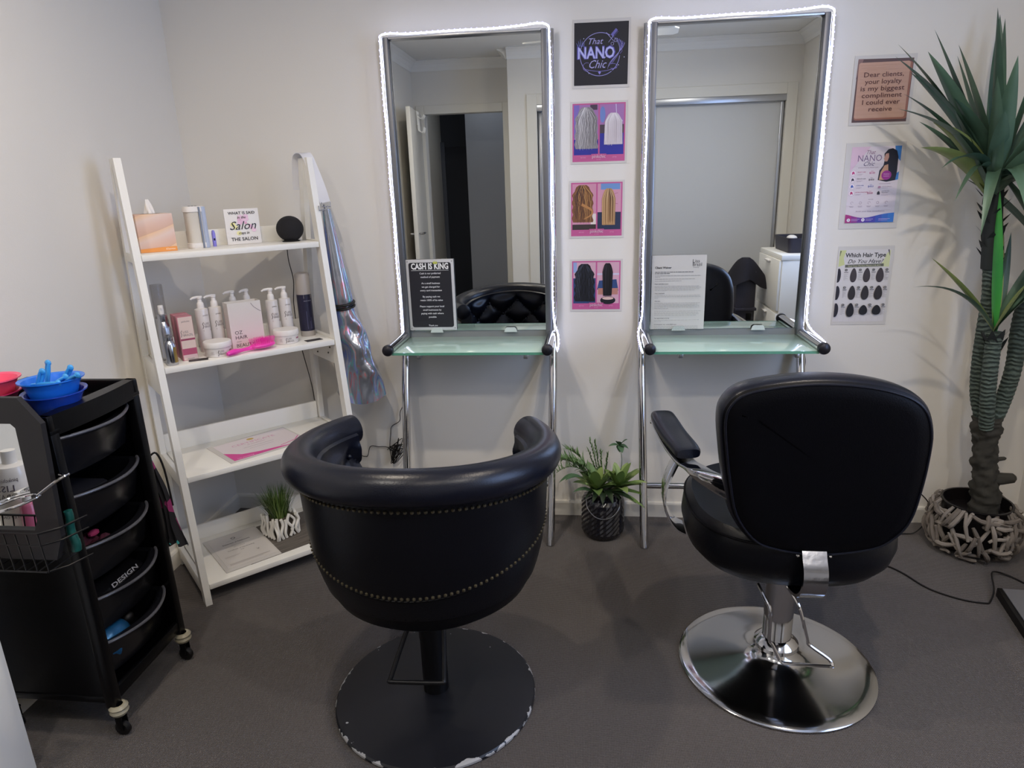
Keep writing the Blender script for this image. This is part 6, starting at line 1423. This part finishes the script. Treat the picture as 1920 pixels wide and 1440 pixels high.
cl = [((-0.02, 0.0, 0.02), (-0.002, 0.005, 0.092)), ((-0.03, -0.02, 0.018), (0.002, -0.02, 0.078)), ((-0.01, -0.02, 0.03), (0.05, -0.01, 0.062)), ((0.01, 0.01, 0.025), (0.048, 0.015, 0.078)), ((0.0, 0.0, 0.03), (0.083, -0.01, 0.066)), ((-0.04, -0.02, 0.045), (0.045, -0.03, 0.052))]
for lab, (a, b) in zip(clip_lab, cl):
    base = Vector((bcx, bcy, 0.918)); a = base+Vector(a); b = base+Vector(b)
    t4 = empty('hair_clip', lab, 'hair clip', a, group='blue sectioning clips in the bowl'); d = b-a
    bm = new(); tube(bm, [Vector((0, 0, 0)), d*0.3, d*0.75, d], [0.0022, 0.0045, 0.005, 0.004], 7); obj('lower_jaw', bm, M_clip, t4)
    s_ = d.cross(Vector((0.3, 0.2, 1))).normalized()*0.006
    bm = new(); tube(bm, [d*0.08, d*0.4+s_, d*0.8+s_*1.3, d*1.0+s_*1.2], [0.002, 0.004, 0.004, 0.0035], 7); ball(bm, d*1.0+s_*0.6, 0.0085, 10, (1, 0.6, 1)); obj('upper_jaw', bm, M_clip, t4)
# drawer contents
t5 = empty('comb_case', 'dark grey soft case lying in the second drawer of the trolley', 'case', (-1.40, -1.20, 0.592))
bm = new(); box(bm, (0.02, 0, 0.045), (0.2, 0.12, 0.075), bev=0.02); obj('case_body', bm, mat('grey_case', '23242C', 0.5), t5)
t5 = empty('hair_accessory', 'pink and black fabric hair accessory in the third drawer', 'hair accessory', (-1.31, -1.23, 0.452))
bm = new(); tube(bm, smooth_path([(0.03*cos(a)+0.006*sin(5*a), 0.045*sin(a), 0.05+0.02*sin(3*a)) for a in [2*pi*k/12 for k in range(12)]], 4, closed=True), 0.016, 9, closed=True); obj('scrunchie', bm, mat('pink_black_fabric', '5E2A3E', 0.8, vary=0.9, vscale=40), t5)
bm = new(); ball(bm, (0.0, 0.02, 0.088), 0.013, 10, (1, 1.3, 0.7)); obj('pink_bow', bm, mat('pink_velvet', 'B03A6A', 0.7), t5)
t5 = empty('black_pouch', 'black pouch with white block lettering in the fourth drawer', 'pouch', (-1.33, -1.19, 0.305))
bm = new(); box(bm, (0, 0, 0.055), (0.12, 0.2, 0.09), bev=0.02, rot=Euler((0, radians(15), 0))); obj('pouch_body', bm, mat('black_vinyl', '101014', 0.25), t5)
p = Print(0, 0)
p.text('DESIGN', 0, 0, 0.012, 'B4B4BC', width=0.105, bold=0.02)
o = p.done(t5); o.rotation_euler = (radians(65), 0, radians(90)); o.location = (0.062, 0.01, 0.082)
t5 = empty('blue_pouch', 'shiny blue patterned pouch in the lowest drawer', 'pouch', (-1.30, -1.25, 0.172))
bm = new(); ball(bm, (0, 0, 0.062), 1, 18, (0.05, 0.065, 0.055)); obj('pouch_body', bm, mat('blue_foil', '1F5F8F', 0.3, 0.3, vary=0.7, vscale=35), t5)
bm = new(); ball(bm, (0.0, 0.075, 0.08), 1, 14, (0.022, 0.02, 0.02)); obj('dark_knot', bm, M_cable, t5)
# patterned scarf hanging behind the trolley
t6 = empty('patterned_scarf', 'black scarf with teal and magenta pattern hanging on the far side of the trolley', 'scarf', (-1.262, -1.002, 0.0))
m = bpy.data.materials.new('scarf_print'); m.use_nodes = True; nt = m.node_tree; b = nt.nodes['Principled BSDF']; b.inputs['Roughness'].default_value = 0.8
tc = nt.nodes.new('ShaderNodeTexCoord'); vo = nt.nodes.new('ShaderNodeTexVoronoi'); vo.inputs['Scale'].default_value = 26; nt.links.new(tc.outputs['Object'], vo.inputs[0]); sx_ = nt.nodes.new('ShaderNodeSeparateColor'); nt.links.new(vo.outputs['Color'], sx_.inputs[0])
r = ramp(nt, [(0.0, '131219'), (0.6, '17151F'), (0.68, '3E9C9C'), (0.76, '17151F'), (0.84, '8E2C66'), (0.94, '15131B')]); r.color_ramp.interpolation = 'CONSTANT'; nt.links.new(sx_.outputs[0], r.inputs['Fac']); nt.links.new(r.outputs[0], b.inputs['Base Color'])
bm = new(); g = []
for i in range(24):
    u = i/23; z = 0.665-0.285*u; row = []
    for k in range(16):
        v = k/15; row.append(bm.verts.new((-0.012+0.045*v*(0.35+0.9*u)+0.004*sin(9*u+5*v), 0.008+0.010*sin(6*v*pi+3*u)*(0.3+u)+0.02*v*u, z-0.03*abs(v-0.5)*u)))
    g.append(row)
for A, B in zip(g, g[1:]):
    for k in range(15): bm.faces.new((A[k], A[k+1], B[k+1], B[k]))
obj('cloth', bm, m, t6)
bm = new(); tube(bm, smooth_path([(-0.005, 0.01, 0.67), (0.01, 0.02, 0.675), (0.018, 0.03, 0.62), (0.02, 0.035, 0.5)], 4), 0.003, 6); obj('strap', bm, M_cable, t6)

# ------------------------------------------------------------------ white cabinet at the lower left with the bottles the framed mirror reflects
t = empty('white_side_cabinet', 'white cabinet side panel at the lower left corner of the picture', 'cabinet', (-1.499, -1.70, 0))
mbox('carcass', (0, -0.03, 0.272), (0.204, 0.54, 0.536), M_white, t, bev=0.002)
mbox('cabinet_top', (0, -0.03, 0.547), (0.208, 0.545, 0.014), M_white, t, bev=0.002)
t = empty('shampoo_bottle', 'white and purple treatment bottle seen reversed in the black-framed mirror', 'bottle', (-1.505, -1.60, 0.554))
bm = new(); lathe(bm, [(0, 0), (0.040, 0), (0.043, 0.004), (0.043, 0.175), (0.036, 0.192), (0.018, 0.198), (0, 0.199)], n=36); obj('body', bm, M_bot, t)
bm = new(); lathe(bm, [(0, 0.198), (0.017, 0.198), (0.017, 0.232), (0, 0.233)], n=24); obj('cap', bm, M_card, t)
p = Print(0, 0); p.rect(-0.045, 0.0, 0.075, 0.048, '6F4A86'); p.rect(-0.04, 0.088, 0.06, 0.098, '8B5A93'); p.text('LISS', -0.01, 0.132, 0.017, '5A5260', 'L', width=0.042); p.text('BRAZIL', -0.01, 0.108, 0.017, '5A5260', 'L', width=0.062); p.text('pinkchic', 0.0, 0.158, 0.010, '5A5260', width=0.04)
p.text('STEP ONE', 0.01, 0.058, 0.008, '5A5260'); p.rect(-0.02, 0.078, 0.04, 0.0795, '9A909E'); p.rect(-0.02, 0.072, 0.035, 0.0735, '9A909E')
o = p.done(t, 'printed_label')
for v in o.data.vertices: ang = v.co.x/0.0435; rad = 0.0435+v.co.z; v.co = Vector((rad*sin(ang+2.6), -rad*cos(ang+2.6), v.co.y))
for f in o.data.polygons: pass
for lab, x, y, c in (('small pink bottle beside the purple-labelled bottle in the reflection', -1.442, -1.565, 'B8607F'), ('second pink bottle standing behind the first in the reflection', -1.425, -1.62, 'A84C86')):
    t = empty('pink_bottle', lab, 'bottle', (x, y, 0.554))
    bm = new(); lathe(bm, [(0, 0), (0.018, 0), (0.019, 0.003), (0.019, 0.095), (0.012, 0.105), (0, 0.106)], n=24); obj('body', bm, mat('pink_bottle_'+c, c, 0.3, coat=0.3), t)
    bm = new(); lathe(bm, [(0, 0.105), (0.011, 0.105), (0.011, 0.125), (0.006, 0.13), (0, 0.13)], n=18); box(bm, (0, 0.012, 0.135), (0.014, 0.04, 0.014), bev=0.003); obj('trigger_cap', bm, M_card, t)

# ------------------------------------------------------------------ things behind the camera, seen in the right mirror
t = empty('drawer_cabinet', 'white two-drawer cabinet by the right wall, seen in the right mirror', 'cabinet', (1.548, -2.70, 0))
mbox('carcass', (0, 0, 0.42), (0.36, 0.6, 0.80), M_white, t)
mbox('cabinet_top', (-0.003, 0, 0.835), (0.372, 0.615, 0.035), M_white, t, bev=0.003)
mbox('plinth', (0.01, 0, 0.012), (0.33, 0.57, 0.022), M_grey, t)
for z in (0.635, 0.255):
    d = mbox('drawer_front', (-0.190, 0, z), (0.018, 0.585, 0.36), M_white, t, bev=0.002)
    bm = new(); box(bm, (-0.207, 0, z+0.155), (0.022, 0.12, 0.010), bev=0.002); obj('handle', bm, M_card, d)
t = empty('black_basket', 'black rectangular basket on the white cabinet, seen in the right mirror', 'basket', (1.56, -2.72, 0.853))
bm = new(); o_ = rrect(0.26, 0.40, 0.03); i_ = rrect(0.248, 0.388, 0.026)
A = [bm.verts.new((x*0.92, y*0.94, 0)) for x, y in o_]; B = [bm.verts.new((x, y, 0.105)) for x, y in o_]; C_ = [bm.verts.new((x, y, 0.105)) for x, y in i_]; D = [bm.verts.new((x*0.9, y*0.92, 0.005)) for x, y in i_]
bm.faces.new(A[::-1]); bm.faces.new(D)
for P_, Q_ in ((A, B), (B, C_), (C_, D)):
    for k in range(len(P_)): bm.faces.new((P_[k], P_[(k+1) % len(P_)], Q_[(k+1) % len(P_)], Q_[k]))
obj('basket_body', bm, mat('dark_basket', '2B2833', 0.5), t)
bm = new(); ball(bm, (-0.06, 0.03, 0.095), 1, 14, (0.035, 0.06, 0.022)); obj('white_cloth', bm, M_card, t)
t = empty('floor_heater', 'dark upright appliance draped with a black cloth, seen in the right mirror', 'appliance', (1.20, -2.78, 0))
bm = new(); box(bm, (0, 0, 0.36), (0.15, 0.16, 0.70), bev=0.02); box(bm, (0.0, 0.03, 0.42), (0.156, 0.165, 0.02), bev=0.002); obj('housing', bm, mat('charcoal_plastic', '34323C', 0.45), t)
bm = new(); box(bm, (0.03, 0.082, 0.36), (0.04, 0.006, 0.05), bev=0.002); obj('switch', bm, M_blackpl, t)
bm = new(); lathe(bm, [(0, 0), (0.15, 0), (0.15, 0.02), (0.05, 0.035), (0, 0.035)], n=28); obj('base', bm, M_grey, t)
bm = new(); g = []
for i in range(10):
    u = i/9; r_ = 0.03+0.13*u**0.7; g.append([bm.verts.new((r_*cos(a)*(1+0.22*sin(3*a+1)*u), r_*0.9*sin(a)*(1+0.2*sin(4*a)*u), 0.80-0.19*u-0.04*sin(3*a)*u)) for a in [2*pi*k/30 for k in range(30)]])
for A, B in zip(g, g[1:]):
    for k in range(30): bm.faces.new((A[k], A[(k+1) % 30], B[(k+1) % 30], B[k]))
bm.faces.new(g[0]); obj('draped_cloth', bm, mat('black_cloth', '14121A', 0.9), t)
t = empty('wash_bowl', 'grey round wash tub behind the right chair, seen in the right mirror', 'tub', (1.05, -2.95, 0))
bm = new(); lathe(bm, [(0, 0.0), (0.12, 0.0), (0.13, 0.30), (0.15, 0.34), (0.165, 0.44), (0.17, 0.45), (0.155, 0.44), (0.14, 0.36), (0, 0.35)], n=40); obj('tub_body', bm, mat('grey_ceramic', '7C7A78', 0.35), t)
